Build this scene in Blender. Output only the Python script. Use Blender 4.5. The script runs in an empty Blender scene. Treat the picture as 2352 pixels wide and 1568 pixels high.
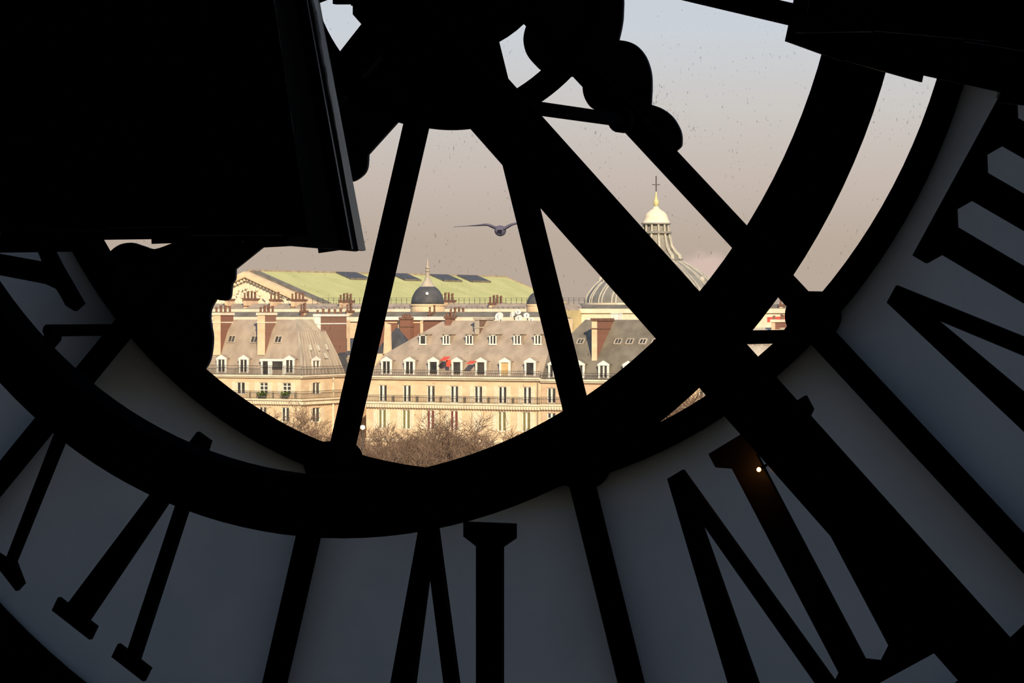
import bpy, bmesh, math, random
from mathutils import Vector, Matrix, Euler

random.seed(7)
SC = bpy.context.scene
COL = SC.collection

# ------------------------------------------------------------------ camera
F_PX, TH, HZ, CAMZ = 6400.0, math.radians(28.0), 720.0, 26.0
S_, C_ = math.sin(TH), math.cos(TH)
cd = bpy.data.cameras.new('camera')
cam = bpy.data.objects.new('camera', cd)
COL.objects.link(cam)
cam.location = (0, 0, CAMZ)
cam.rotation_euler = (math.radians(90), 0, TH)
cd.sensor_width = 36.0
cd.lens = F_PX / 2352.0 * 36.0
cd.shift_y = -(784.0 - HZ) / 2352.0
cd.clip_start = 0.05
cd.clip_end = 6000
SC.camera = cam

# ------------------------------------------------------------------ sky
def lin(c):
    return tuple((x / 255 / 12.92) if x / 255 <= 0.04045 else ((x / 255 + 0.055) / 1.055) ** 2.4 for x in c)

world = bpy.data.worlds.new('sky')
SC.world = world
world.use_nodes = True
wn = world.node_tree
wn.nodes.clear()
w_out = wn.nodes.new('ShaderNodeOutputWorld')
w_bg = wn.nodes.new('ShaderNodeBackground')
w_tc = wn.nodes.new('ShaderNodeTexCoord')
w_sep = wn.nodes.new('ShaderNodeSeparateXYZ')
w_map = wn.nodes.new('ShaderNodeMapRange')
w_ramp = wn.nodes.new('ShaderNodeValToRGB')
w_map.inputs['From Min'].default_value = 0.0
w_map.inputs['From Max'].default_value = 0.5
wn.links.new(w_tc.outputs['Generated'], w_sep.inputs[0])
wn.links.new(w_sep.outputs['Z'], w_map.inputs['Value'])
wn.links.new(w_map.outputs[0], w_ramp.inputs[0])
stops = [(0.0, (191, 173, 158)), (0.05, (193, 176, 162)), (0.095, (206, 191, 182)), (0.145, (212, 206, 202)),
         (0.20, (211, 216, 224)), (0.35, (196, 207, 226)), (1.0, (150, 172, 208))]
el = w_ramp.color_ramp.elements
while len(el) < len(stops):
    el.new(0.5)
for e, (p, c) in zip(el, stops):
    e.position = p
    e.color = lin(c) + (1,)
# a small pink cloud low over the roofs
w_noise = wn.nodes.new('ShaderNodeTexNoise')
w_noise.inputs['Scale'].default_value = 95
w_noise.inputs['Detail'].default_value = 5
w_dist = wn.nodes.new('ShaderNodeVectorMath'); w_dist.operation = 'DISTANCE'
_d = Vector((-S_ * F_PX + C_ * (1612 - 1176), C_ * F_PX + S_ * (1612 - 1176), HZ - 632)).normalized()
w_dist.inputs[1].default_value = _d
w_fall = wn.nodes.new('ShaderNodeMapRange')
w_fall.inputs['From Min'].default_value = 0.0155
w_fall.inputs['From Max'].default_value = 0.003
w_mul = wn.nodes.new('ShaderNodeMath'); w_mul.operation = 'MULTIPLY'
w_thr = wn.nodes.new('ShaderNodeMapRange')
w_thr.inputs['From Min'].default_value = 0.16
w_thr.inputs['From Max'].default_value = 0.34
w_thr.inputs['To Max'].default_value = 0.85
w_mix = wn.nodes.new('ShaderNodeMixRGB')
w_mix.inputs[2].default_value = lin((226, 198, 186)) + (1,)
wn.links.new(w_tc.outputs['Generated'], w_noise.inputs['Vector'])
wn.links.new(w_tc.outputs['Generated'], w_dist.inputs[0])
wn.links.new(w_dist.outputs['Value'], w_fall.inputs['Value'])
wn.links.new(w_fall.outputs[0], w_mul.inputs[0])
wn.links.new(w_noise.outputs['Fac'], w_mul.inputs[1])
wn.links.new(w_mul.outputs[0], w_thr.inputs['Value'])
wn.links.new(w_thr.outputs[0], w_mix.inputs[0])
wn.links.new(w_ramp.outputs[0], w_mix.inputs[1])
wn.links.new(w_mix.outputs[0], w_bg.inputs[0])
wn.links.new(w_bg.outputs[0], w_out.inputs[0])
w_bg.inputs[1].default_value = 1.0

# ------------------------------------------------------------------ sun
sd = bpy.data.lights.new('sun', 'SUN')
sd.energy = 6.2
sd.angle = math.radians(0.6)
sd.color = (1.0, 0.79, 0.52)
sun = bpy.data.objects.new('sun', sd)
COL.objects.link(sun)
_az, _el = math.radians(38), math.radians(24)
_to = Vector((math.sin(_az) * math.cos(_el), -math.cos(_az) * math.cos(_el), math.sin(_el)))
sun.rotation_euler = _to.to_track_quat('Z', 'Y').to_euler()
sun.location = (60, -80, 90)

SC.view_settings.view_transform = 'Standard'
SC.view_settings.look = 'None'
SC.view_settings.exposure = 0.0
SC.view_settings.gamma = 1.0
SC.view_settings.use_curve_mapping = False
SC.cycles.use_denoising = True
SC.cycles.max_bounces = 8
SC.cycles.transparent_max_bounces = 24
SC.cycles.caustics_reflective = False
SC.cycles.caustics_refractive = False

# ------------------------------------------------------------------ geometry helpers
def PX(u, Y):
    return Y * (-S_ * F_PX + C_ * (u - 1176)) / (C_ * F_PX + S_ * (u - 1176))

def PZ(u, v, Y):
    return CAMZ + Y * (HZ - v) / (C_ * F_PX + S_ * (u - 1176))

def P(u, v, Y):
    return Vector((PX(u, Y), Y, PZ(u, v, Y)))

class MB:
    def __init__(self):
        self.v, self.f = [], []

    def add(self, verts, faces):
        o = len(self.v)
        self.v += [Vector(p) for p in verts]
        self.f += [tuple(i + o for i in f) for f in faces]
        return self

    def hexa(self, c):          # 8 corners: 4 of one side, 4 of the other
        return self.add(c, [(0, 1, 2, 3), (7, 6, 5, 4), (0, 4, 5, 1), (1, 5, 6, 2), (2, 6, 7, 3), (3, 7, 4, 0)])

    def box(self, x0, x1, y0, y1, z0, z1):
        return self.hexa([(x0, y0, z0), (x1, y0, z0), (x1, y0, z1), (x0, y0, z1),
                          (x0, y1, z0), (x1, y1, z0), (x1, y1, z1), (x0, y1, z1)])

    def prism(self, pts, y0, y1):   # pts in (x, z), extruded along y
        n = len(pts)
        v = [(x, y0, z) for x, z in pts] + [(x, y1, z) for x, z in pts]
        f = [tuple(range(n)), tuple(range(2 * n - 1, n - 1, -1))]
        f += [(i, (i + 1) % n, (i + 1) % n + n, i + n) for i in range(n)]
        return self.add(v, f)

    def prism3(self, pts, off):     # 3-D polygon extruded by a vector
        n = len(pts)
        off = Vector(off)
        v = [Vector(p) for p in pts] + [Vector(p) + off for p in pts]
        f = [tuple(range(n)), tuple(range(2 * n - 1, n - 1, -1))]
        f += [(i, (i + 1) % n, (i + 1) % n + n, i + n) for i in range(n)]
        return self.add(v, f)

    def bar(self, p, q, w, h=None, up=(0, 0, 1)):
        p, q = Vector(p), Vector(q)
        h = w if h is None else h
        d = (q - p).normalized()
        a = d.cross(Vector(up))
        if a.length < 1e-4:
            a = d.cross(Vector((1, 0, 0)))
        a.normalize()
        b = a.cross(d)
        a *= w / 2
        b *= h / 2
        return self.hexa([p - a - b, p + a - b, p + a + b, p - a + b, q - a - b, q + a - b, q + a + b, q - a + b])

    def tube(self, pts, rads, n=8, sy=None):
        pts = [Vector(p) for p in pts]
        if not hasattr(rads, '__len__'):
            rads = [rads] * len(pts)
        rings = []
        for i, p in enumerate(pts):
            d = (pts[min(i + 1, len(pts) - 1)] - pts[max(i - 1, 0)]).normalized()
            a = d.cross(Vector((0, 0, 1)))
            if a.length < 1e-3:
                a = d.cross(Vector((0, 1, 0)))
            a.normalize()
            b = a.cross(d)
            ra = rads[i]
            rb = ra if sy is None else sy[i]
            rings.append([p + a * (ra * math.cos(2 * math.pi * k / n)) + b * (rb * math.sin(2 * math.pi * k / n)) for k in range(n)])
        v = [q for r in rings for q in r]
        f = []
        for i in range(len(rings) - 1):
            for k in range(n):
                f.append((i * n + k, i * n + (k + 1) % n, (i + 1) * n + (k + 1) % n, (i + 1) * n + k))
        f.append(tuple(range(n - 1, -1, -1)))
        f.append(tuple((len(rings) - 1) * n + k for k in range(n)))
        return self.add(v, f)

    def lathe(self, c, prof, n=32):     # profile (radius, z) around vertical axis
        c = Vector(c)
        v, f = [], []
        for r, z in prof:
            r = max(r, 1e-3)
            for k in range(n):
                a = 2 * math.pi * k / n
                v.append(c + Vector((r * math.cos(a), r * math.sin(a), z)))
        for i in range(len(prof) - 1):
            for k in range(n):
                f.append((i * n + k, i * n + (k + 1) % n, (i + 1) * n + (k + 1) % n, (i + 1) * n + k))
        f.append(tuple(range(n - 1, -1, -1)))
        f.append(tuple((len(prof) - 1) * n + k for k in range(n)))
        return self.add(v, f)

    def annulus(self, cx, cz, r0, r1, y0, y1, a0=0.0, a1=360.0, n=96):
        # angle measured from straight down, positive towards +x
        full = abs(a1 - a0) >= 359.99
        m = n if full else n + 1
        v = []
        for i in range(m):
            a = math.radians(a0 + (a1 - a0) * i / n)
            s, c = math.sin(a), -math.cos(a)
            v += [(cx + r0 * s, y0, cz + r0 * c), (cx + r1 * s, y0, cz + r1 * c),
                  (cx + r1 * s, y1, cz + r1 * c), (cx + r0 * s, y1, cz + r0 * c)]
        f = []
        for i in range(n):
            j = (i + 1) % m
            for k in range(4):
                f.append((i * 4 + k, j * 4 + k, j * 4 + (k + 1) % 4, i * 4 + (k + 1) % 4))
        if not full:
            f.append((0, 1, 2, 3))
            f.append(((m - 1) * 4 + 3, (m - 1) * 4 + 2, (m - 1) * 4 + 1, (m - 1) * 4))
        return self.add(v, f)

    def cyl_y(self, cx, cz, r, y0, y1, n=24):
        return self.prism([(cx + r * math.cos(2 * math.pi * k / n), cz + r * math.sin(2 * math.pi * k / n)) for k in range(n)], y0, y1)

    def sphere(self, c, rx, ry=None, rz=None, n=12, m=8):
        ry = rx if ry is None else ry
        rz = rx if rz is None else rz
        c = Vector(c)
        v = [c + Vector((0, 0, -rz))]
        for i in range(1, m):
            t = -math.pi / 2 + math.pi * i / m
            for k in range(n):
                a = 2 * math.pi * k / n
                v.append(c + Vector((rx * math.cos(t) * math.cos(a), ry * math.cos(t) * math.sin(a), rz * math.sin(t))))
        v.append(c + Vector((0, 0, rz)))
        f = [(0, 1 + (k + 1) % n, 1 + k) for k in range(n)]
        for i in range(m - 2):
            for k in range(n):
                f.append((1 + i * n + k, 1 + i * n + (k + 1) % n, 1 + (i + 1) * n + (k + 1) % n, 1 + (i + 1) * n + k))
        t = len(v) - 1
        o = 1 + (m - 2) * n
        f += [(o + k, o + (k + 1) % n, t) for k in range(n)]
        return self.add(v, f)

def root_of(o):
    while o.parent:
        o = o.parent
    return o

def obj(name, mb, mat, parent=None, label=None, cat=None, group=None, kind=None, smooth=False, raw=False):
    base = Vector((0, 0, 0)) if (parent is None or raw) else root_of(parent).location
    me = bpy.data.meshes.new(name)
    me.from_pydata([tuple(v - base) for v in mb.v], [], mb.f)
    bm = bmesh.new()
    bm.from_mesh(me)
    bmesh.ops.recalc_face_normals(bm, faces=bm.faces)
    bm.to_mesh(me)
    bm.free()
    if smooth:
        for p in me.polygons:
            p.use_smooth = True
    me.materials.append(mat)
    o = bpy.data.objects.new(name, me)
    COL.objects.link(o)
    if parent is not None:
        o.parent = parent
    tag(o, label, cat, group, kind)
    return o

def tag(o, label=None, cat=None, group=None, kind=None):
    if label: o['label'] = label
    if cat: o['category'] = cat
    if group: o['group'] = group
    if kind: o['kind'] = kind
    return o

def empty(name, loc, label=None, cat=None, group=None):
    o = bpy.data.objects.new(name, None)
    o.location = loc
    o.empty_display_size = 0.2
    COL.objects.link(o)
    return tag(o, label, cat, group)

def copy_tree(o, parent=None):
    c = o.copy()
    COL.objects.link(c)
    c.parent = parent
    for ch in list(o.children):
        copy_tree(ch, c)
    return c

def catmull(pts, n=5, closed=False):
    out = []
    m = len(pts)
    rng = range(m) if closed else range(m - 1)
    for i in rng:
        def g(k):
            return pts[k % m] if closed else pts[min(max(k, 0), m - 1)]
        p0, p1, p2, p3 = g(i - 1), g(i), g(i + 1), g(i + 2)
        for j in range(n):
            t = j / n
            out.append(tuple(0.5 * ((2 * b) + (-a + c) * t + (2 * a - 5 * b + 4 * c - d) * t * t + (-a + 3 * b - 3 * c + d) * t ** 3)
                             for a, b, c, d in zip(p0, p1, p2, p3)))
    if not closed:
        out.append(tuple(pts[-1]))
    return out

# ------------------------------------------------------------------ materials
def new_mat(name):
    m = bpy.data.materials.new(name)
    m.use_nodes = True
    nt = m.node_tree
    b = nt.nodes['Principled BSDF']
    return m, nt, b

def noisy(name, c1, c2, scale=3.0, rough=0.8, bump=0.0, stretch=(1, 1, 1), metallic=0.0, detail=6.0, spec=0.3, lo=0.35, hi=0.65):
    m, nt, b = new_mat(name)
    tc = nt.nodes.new('ShaderNodeTexCoord')
    mp = nt.nodes.new('ShaderNodeMapping')
    mp.inputs['Scale'].default_value = stretch
    nz = nt.nodes.new('ShaderNodeTexNoise')
    nz.inputs['Scale'].default_value = scale
    nz.inputs['Detail'].default_value = detail
    rp = nt.nodes.new('ShaderNodeValToRGB')
    rp.color_ramp.elements[0].position = lo
    rp.color_ramp.elements[1].position = hi
    rp.color_ramp.elements[0].color = tuple(c1) + (1,)
    rp.color_ramp.elements[1].color = tuple(c2) + (1,)
    nt.links.new(tc.outputs['Object'], mp.inputs[0])
    nt.links.new(mp.outputs[0], nz.inputs['Vector'])
    nt.links.new(nz.outputs['Fac'], rp.inputs[0])
    nt.links.new(rp.outputs[0], b.inputs['Base Color'])
    b.inputs['Roughness'].default_value = rough
    b.inputs['Metallic'].default_value = metallic
    b.inputs['Specular IOR Level'].default_value = spec
    if bump:
        bp = nt.nodes.new('ShaderNodeBump')
        bp.inputs['Strength'].default_value = bump
        nt.links.new(nz.outputs['Fac'], bp.inputs['Height'])
        nt.links.new(bp.outputs[0], b.inputs['Normal'])
    return m

def g(*c):
    return lin(c)

M = {}
M['iron'] = noisy('black_iron', (0.0012, 0.0012, 0.0014), (0.0026, 0.0026, 0.0030), 14, 0.9, 0.15, spec=0.0)
M['iron_navy'] = noisy('navy_iron', (0.005, 0.006, 0.009), (0.009, 0.011, 0.016), 5, 0.9, 0.1, spec=0.0)
M['hand'] = noisy('hand_enamel', (0.020, 0.026, 0.042), (0.034, 0.042, 0.060), 3, 0.8, 0.1, spec=0.05)
M['numeral'] = noisy('numeral_enamel', (0.012, 0.010, 0.009), (0.020, 0.017, 0.015), 9, 0.8, spec=0.05)
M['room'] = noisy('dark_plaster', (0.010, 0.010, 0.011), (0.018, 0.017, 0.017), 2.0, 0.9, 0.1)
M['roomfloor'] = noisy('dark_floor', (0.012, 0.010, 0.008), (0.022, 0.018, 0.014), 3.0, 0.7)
M['shade'] = noisy('lacquered_shade', (0.004, 0.0035, 0.003), (0.014, 0.009, 0.006), 6, 0.35, 0.1)
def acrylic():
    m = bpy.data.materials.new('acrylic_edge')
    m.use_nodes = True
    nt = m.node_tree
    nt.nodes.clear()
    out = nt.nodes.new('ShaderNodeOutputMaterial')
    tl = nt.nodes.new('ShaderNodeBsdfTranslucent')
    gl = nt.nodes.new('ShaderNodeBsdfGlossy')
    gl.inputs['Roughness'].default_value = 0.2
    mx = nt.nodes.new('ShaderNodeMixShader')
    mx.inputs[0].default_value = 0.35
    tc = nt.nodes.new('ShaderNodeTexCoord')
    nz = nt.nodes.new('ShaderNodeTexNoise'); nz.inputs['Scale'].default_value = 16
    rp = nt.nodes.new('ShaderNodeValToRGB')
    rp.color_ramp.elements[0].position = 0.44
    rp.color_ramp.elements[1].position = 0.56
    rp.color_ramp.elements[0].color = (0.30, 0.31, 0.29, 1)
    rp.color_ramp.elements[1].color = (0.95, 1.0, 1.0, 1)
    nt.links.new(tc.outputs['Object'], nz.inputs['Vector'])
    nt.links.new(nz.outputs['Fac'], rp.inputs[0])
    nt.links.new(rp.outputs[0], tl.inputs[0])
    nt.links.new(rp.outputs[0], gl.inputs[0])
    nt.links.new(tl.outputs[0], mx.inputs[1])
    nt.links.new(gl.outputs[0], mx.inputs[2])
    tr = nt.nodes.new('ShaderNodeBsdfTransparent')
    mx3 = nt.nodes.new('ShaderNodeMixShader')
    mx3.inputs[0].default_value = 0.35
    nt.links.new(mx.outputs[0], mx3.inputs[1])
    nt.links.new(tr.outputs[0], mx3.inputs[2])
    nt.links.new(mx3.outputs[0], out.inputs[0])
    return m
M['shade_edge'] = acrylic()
M['stone'] = noisy('sunlit_limestone', (0.62, 0.47, 0.32), (0.74, 0.59, 0.41), 0.5, 0.9, stretch=(1, 1, 2))  # the stone's own warm cream colour
M['stone_pink'] = noisy('rosy_limestone', (0.56, 0.40, 0.28), (0.66, 0.50, 0.36), 0.5, 0.9, stretch=(1, 1, 2))
M['stone_lite'] = noisy('pale_limestone', (0.68, 0.60, 0.48), (0.80, 0.72, 0.58), 0.7, 0.9)
M['white'] = noisy('white_paint', (0.74, 0.72, 0.67), (0.86, 0.84, 0.79), 1.5, 0.6)
M['shutter'] = noisy('cream_shutter', (0.70, 0.60, 0.46), (0.78, 0.69, 0.55), 2.0, 0.7)
M['zinc'] = noisy('weathered_zinc', (0.30, 0.245, 0.195), (0.41, 0.34, 0.275), 0.45, 0.65, stretch=(1.6, 1.6, 0.5))
M['zinc_lite'] = noisy('pale_zinc', (0.36, 0.32, 0.27), (0.50, 0.45, 0.38), 0.5, 0.7, stretch=(1.2, 1.2, 0.4))
M['slate'] = noisy('grey_slate', (0.14, 0.125, 0.10), (0.21, 0.19, 0.155), 0.6, 0.7, stretch=(1, 1, 0.6))
M['slate_dark'] = noisy('blue_slate', (0.055, 0.058, 0.070), (0.085, 0.088, 0.10), 0.8, 0.6)
M['rail'] = noisy('railing_iron', (0.05, 0.048, 0.045), (0.09, 0.085, 0.08), 3, 0.6)
M['pane'] = noisy('window_glass', (0.022, 0.022, 0.026), (0.07, 0.065, 0.06), 0.6, 0.12, spec=0.6)
M['blind_green'] = noisy('olive_blind', (0.17, 0.16, 0.07), (0.22, 0.20, 0.09), 2, 0.8)
M['blind_red'] = noisy('maroon_blind', (0.16, 0.04, 0.035), (0.21, 0.06, 0.05), 2, 0.8)
M['blind_tan'] = noisy('tan_blind', (0.55, 0.38, 0.18), (0.62, 0.44, 0.22), 2, 0.8)
M['pot'] = noisy('terracotta_pot', (0.14, 0.075, 0.055), (0.21, 0.115, 0.085), 2.2, 0.85)
M['awning'] = noisy('red_awning', (0.62, 0.08, 0.05), (0.72, 0.12, 0.08), 2, 0.8)
M['roof_green'] = noisy('green_copper', (0.46, 0.47, 0.20), (0.55, 0.54, 0.25), 0.12, 0.75, detail=8)
M['dish'] = noisy('dish_paint', (0.70, 0.68, 0.62), (0.82, 0.80, 0.74), 2, 0.5)
M['tree'] = noisy('winter_bark', (0.10, 0.07, 0.05), (0.17, 0.12, 0.085), 1.2, 0.9)
M['twig'] = noisy('winter_twigs', (0.13, 0.085, 0.062), (0.21, 0.145, 0.105), 0.5, 0.9)
M['leaf'] = noisy('balcony_leaves', (0.04, 0.07, 0.02), (0.09, 0.13, 0.04), 4, 0.8)
M['bird'] = noisy('grey_plumage', (0.085, 0.085, 0.135), (0.12, 0.12, 0.18), 6, 0.9, spec=0.0)
M['ground'] = noisy('garden_gravel', (0.30, 0.24, 0.17), (0.38, 0.31, 0.22), 0.1, 0.95)
M['dome_lead'] = noisy('dome_lead', (0.20, 0.195, 0.18), (0.28, 0.27, 0.25), 0.3, 0.6)
M['brass'] = noisy('old_gilding', (0.48, 0.44, 0.22), (0.58, 0.54, 0.30), 1, 0.5)
M['dome_rib'] = noisy('weathered_dome_rib', (0.36, 0.35, 0.31), (0.47, 0.45, 0.40), 0.6, 0.8)
M['olive'] = noisy('ochre_parapet', (0.42, 0.36, 0.20), (0.52, 0.44, 0.27), 0.4, 0.9)

def brick_mat():
    m, nt, b = new_mat('red_brick')
    tc = nt.nodes.new('ShaderNodeTexCoord')
    mp = nt.nodes.new('ShaderNodeMapping')
    mp.inputs['Rotation'].default_value = (math.radians(90), 0, 0)
    br = nt.nodes.new('ShaderNodeTexBrick')
    br.inputs['Color1'].default_value = (0.25, 0.105, 0.075, 1)
    br.inputs['Color2'].default_value = (0.19, 0.085, 0.062, 1)
    br.inputs['Mortar'].default_value = (0.26, 0.16, 0.12, 1)
    br.inputs['Scale'].default_value = 3.0
    nt.links.new(tc.outputs['Object'], mp.inputs[0])
    nt.links.new(mp.outputs[0], br.inputs['Vector'])
    nt.links.new(br.outputs['Color'], b.inputs['Base Color'])
    b.inputs['Roughness'].default_value = 0.9
    return m
M['brick'] = brick_mat()
M['brick_dull'] = noisy('sooty_brick', (0.15, 0.095, 0.072), (0.20, 0.125, 0.095), 1.2, 0.9)

def clear_glass():
    m = bpy.data.materials.new('dusty_clear_glass')
    m.use_nodes = True
    nt = m.node_tree
    nt.nodes.clear()
    out = nt.nodes.new('ShaderNodeOutputMaterial')
    tr = nt.nodes.new('ShaderNodeBsdfTransparent')
    tr.inputs[0].default_value = (0.965, 0.97, 0.965, 1)
    gl = nt.nodes.new('ShaderNodeBsdfGlossy')
    gl.inputs['Roughness'].default_value = 0.02
    fr = nt.nodes.new('ShaderNodeFresnel')
    fr.inputs['IOR'].default_value = 1.2
    mx = nt.nodes.new('ShaderNodeMixShader')
    df = nt.nodes.new('ShaderNodeBsdfDiffuse')
    df.inputs[0].default_value = (0.06, 0.055, 0.06, 1)
    mx2 = nt.nodes.new('ShaderNodeMixShader')
    tc = nt.nodes.new('ShaderNodeTexCoord')
    mp = nt.nodes.new('ShaderNodeMapping')
    mp.inputs['Scale'].default_value = (1, 1, 0.45)
    n1 = nt.nodes.new('ShaderNodeTexNoise'); n1.inputs['Scale'].default_value = 130; n1.inputs['Detail'].default_value = 2
    n2 = nt.nodes.new('ShaderNodeTexNoise'); n2.inputs['Scale'].default_value = 3.5; n2.inputs['Detail'].default_value = 3
    ad = nt.nodes.new('ShaderNodeMath'); ad.operation = 'MULTIPLY_ADD'
    ad.inputs[1].default_value = 0.30
    rg = nt.nodes.new('ShaderNodeMapRange')
    rg.inputs['From Min'].default_value = 0.855
    rg.inputs['From Max'].default_value = 0.93
    rg.inputs['To Max'].default_value = 0.42
    nt.links.new(tc.outputs['Object'], mp.inputs[0])
    nt.links.new(mp.outputs[0], n1.inputs['Vector'])
    nt.links.new(tc.outputs['Object'], n2.inputs['Vector'])
    nt.links.new(n2.outputs['Fac'], ad.inputs[0])
    nt.links.new(n1.outputs['Fac'], ad.inputs[2])
    nt.links.new(ad.outputs[0], rg.inputs['Value'])
    nt.links.new(fr.outputs[0], mx.inputs[0])
    nt.links.new(tr.outputs[0], mx.inputs[1])
    nt.links.new(gl.outputs[0], mx.inputs[2])
    nt.links.new(rg.outputs[0], mx2.inputs[0])
    nt.links.new(mx.outputs[0], mx2.inputs[1])
    nt.links.new(df.outputs[0], mx2.inputs[2])
    nt.links.new(mx2.outputs[0], out.inputs[0])
    return m
M['clear'] = clear_glass()

def frosted_glass():
    m = bpy.data.materials.new('frosted_opal_glass')
    m.use_nodes = True
    nt = m.node_tree
    nt.nodes.clear()
    out = nt.nodes.new('ShaderNodeOutputMaterial')
    tl = nt.nodes.new('ShaderNodeBsdfTranslucent')
    gl = nt.nodes.new('ShaderNodeBsdfGlossy')
    gl.inputs['Roughness'].default_value = 0.15
    mx = nt.nodes.new('ShaderNodeMixShader')
    mx.inputs[0].default_value = 0.02
    tc = nt.nodes.new('ShaderNodeTexCoord')
    nz = nt.nodes.new('ShaderNodeTexNoise'); nz.inputs['Scale'].default_value = 4; nz.inputs['Detail'].default_value = 8
    rp = nt.nodes.new('ShaderNodeValToRGB')
    rp.color_ramp.elements[0].position = 0.3
    rp.color_ramp.elements[1].position = 0.7
    rp.color_ramp.elements[0].color = (0.292, 0.325, 0.352, 1)
    rp.color_ramp.elements[1].color = (0.315, 0.345, 0.372, 1)
    nt.links.new(tc.outputs['Object'], nz.inputs['Vector'])
    nt.links.new(nz.outputs['Fac'], rp.inputs[0])
    nt.links.new(rp.outputs[0], tl.inputs[0])
    nt.links.new(tl.outputs[0], mx.inputs[1])
    nt.links.new(gl.outputs[0], mx.inputs[2])
    nt.links.new(mx.outputs[0], out.inputs[0])
    return m
M['frosted'] = frosted_glass()

def glow(name, col, strength):
    m, nt, b = new_mat(name)
    b.inputs['Base Color'].default_value = tuple(col) + (1,)
    b.inputs['Emission Color'].default_value = tuple(col) + (1,)
    b.inputs['Emission Strength'].default_value = strength
    return m
M['lamp_glow'] = glow('street_lamp_glow', (1.0, 0.72, 0.38), 2.4)
M['bulb_glow'] = glow('amber_bulb_glow', (1.0, 0.42, 0.10), 14.0)  # emission imitating a lamp reflected in the dial glass

# ================================================================== THE ROOM BEHIND THE CLOCK
DX, DY, DZ = -4.477, 8.0, CAMZ + 1.245      # centre of the dial
BX, BY, BZ = -4.480, 7.2, CAMZ + 1.203      # centre of the inner support frame
X0, X1, Y0, Y1, Z0, Z1 = -10.0, 4.0, -4.0, 8.3, 23.9, 31.6

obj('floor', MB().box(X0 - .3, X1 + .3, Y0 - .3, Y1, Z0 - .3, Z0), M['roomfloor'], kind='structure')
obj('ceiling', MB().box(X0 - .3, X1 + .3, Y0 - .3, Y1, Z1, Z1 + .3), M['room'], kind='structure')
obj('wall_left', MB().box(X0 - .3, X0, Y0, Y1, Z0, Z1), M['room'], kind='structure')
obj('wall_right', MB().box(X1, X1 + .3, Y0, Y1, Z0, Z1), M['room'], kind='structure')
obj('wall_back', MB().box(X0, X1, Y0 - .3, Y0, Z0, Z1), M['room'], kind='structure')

def wall_with_hole():
    mb = MB()
    angs = [2 * math.pi * k / 96 for k in range(96)]
    for cx, cz in ((X0, Z0), (X1, Z0), (X0, Z1), (X1, Z1)):
        angs.append(math.atan2(cz - DZ, cx - DX) % (2 * math.pi))
    angs = sorted(set(angs))
    v = []
    for a in angs:
        c, s = math.cos(a), math.sin(a)
        t = min(((X1 - DX) / c if c > 1e-9 else (X0 - DX) / c if c < -1e-9 else 1e9),
                ((Z1 - DZ) / s if s > 1e-9 else (Z0 - DZ) / s if s < -1e-9 else 1e9))
        for r in (3.08, t):
            v += [(DX + r * c, 7.86, DZ + r * s), (DX + r * c, Y1, DZ + r * s)]
    n = len(angs)
    f = []
    for i in range(n):
        j = (i + 1) % n
        a, b = i * 4, j * 4
        f += [(a, b, b + 2, a + 2), (a + 1, a + 3, b + 3, b + 1), (a, a + 1, b + 1, b), (a + 2, b + 2, b + 3, a + 3)]
    return mb.add(v, f)
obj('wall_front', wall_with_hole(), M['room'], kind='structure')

# ================================================================== THE CLOCK
dial = empty('clock_dial', (DX, DY, DZ - 3.08), 'giant round see-through clock dial with black Roman numerals on frosted glass', 'clock')

def DP(phi, r, y, a=0.0):
    p = math.radians(phi)
    return Vector((DX + r * math.sin(p) + a * math.cos(p), y, DZ - r * math.cos(p) + a * math.sin(p)))

def dxz(phi, r, a=0.0):
    q = DP(phi, r, 0, a)
    return (q.x, q.z)

rim = obj('outer_rim', MB().annulus(DX, DZ, 2.945, 3.078, 7.72, 8.06, n=160), M['iron'], dial)
ringA = MB().annulus(DX, DZ, 1.760, 1.846, 7.986, 8.045, n=160).annulus(DX, DZ, 1.795, 1.825, 7.970, 7.987, n=160)
ringA = obj('glazing_ring', ringA, M['iron'], dial)
obj('outer_glazing_ring', MB().annulus(DX, DZ, 1.775, 1.880, 8.052, 8.10, n=160), M['iron'], dial)
obj('inner_ring', MB().annulus(DX, DZ, 0.578, 0.640, 7.965, 8.035, n=120), M['iron'], dial)
hub = MB().cyl_y(DX, DZ, 0.385, 7.93, 8.05, 64).cyl_y(DX, DZ, 0.20, 7.55, 7.94, 40)
hub = obj('hub', hub, M['iron'], dial)

for k in range(12):
    phi = -165 + 30 * k + (.5 if k == 6 else 0)
    def rad_bar(w, r0, r1, y0, y1):
        return MB().prism([dxz(phi, r0, -w / 2), dxz(phi, r0, w / 2), dxz(phi, r1, w / 2), dxz(phi, r1, -w / 2)], y0, y1)
    mb = rad_bar(0.070, 0.36, 1.80, 8.025, 8.080)
    sp = obj('spoke', mb, M['iron'], dial)
    obj('fin', rad_bar(0.030, 0.40, 1.80, 8.008, 8.026), M['iron_navy'], sp)
    obj('outer_spoke', rad_bar(0.074, 1.80, 2.95, 7.945, 7.985), M['iron'], dial)
    obj('outer_rib', rad_bar(0.100, 1.84, 2.95, 8.05, 8.10), M['iron'], dial)
    b = MB().cyl_y(*dxz(phi, 1.80, 0.03), 0.075, 7.90, 8.04, 28)
    if k != 4: obj('boss', b, M['iron'], dial)
    for r in (1.69, 1.92):
        obj('bolt', MB().cyl_y(*dxz(phi, r, 0.0), 0.017, 8.0 if r < 1.8 else 7.93, 8.03 if r < 1.8 else 7.946, 10), M['iron'], sp)

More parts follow.
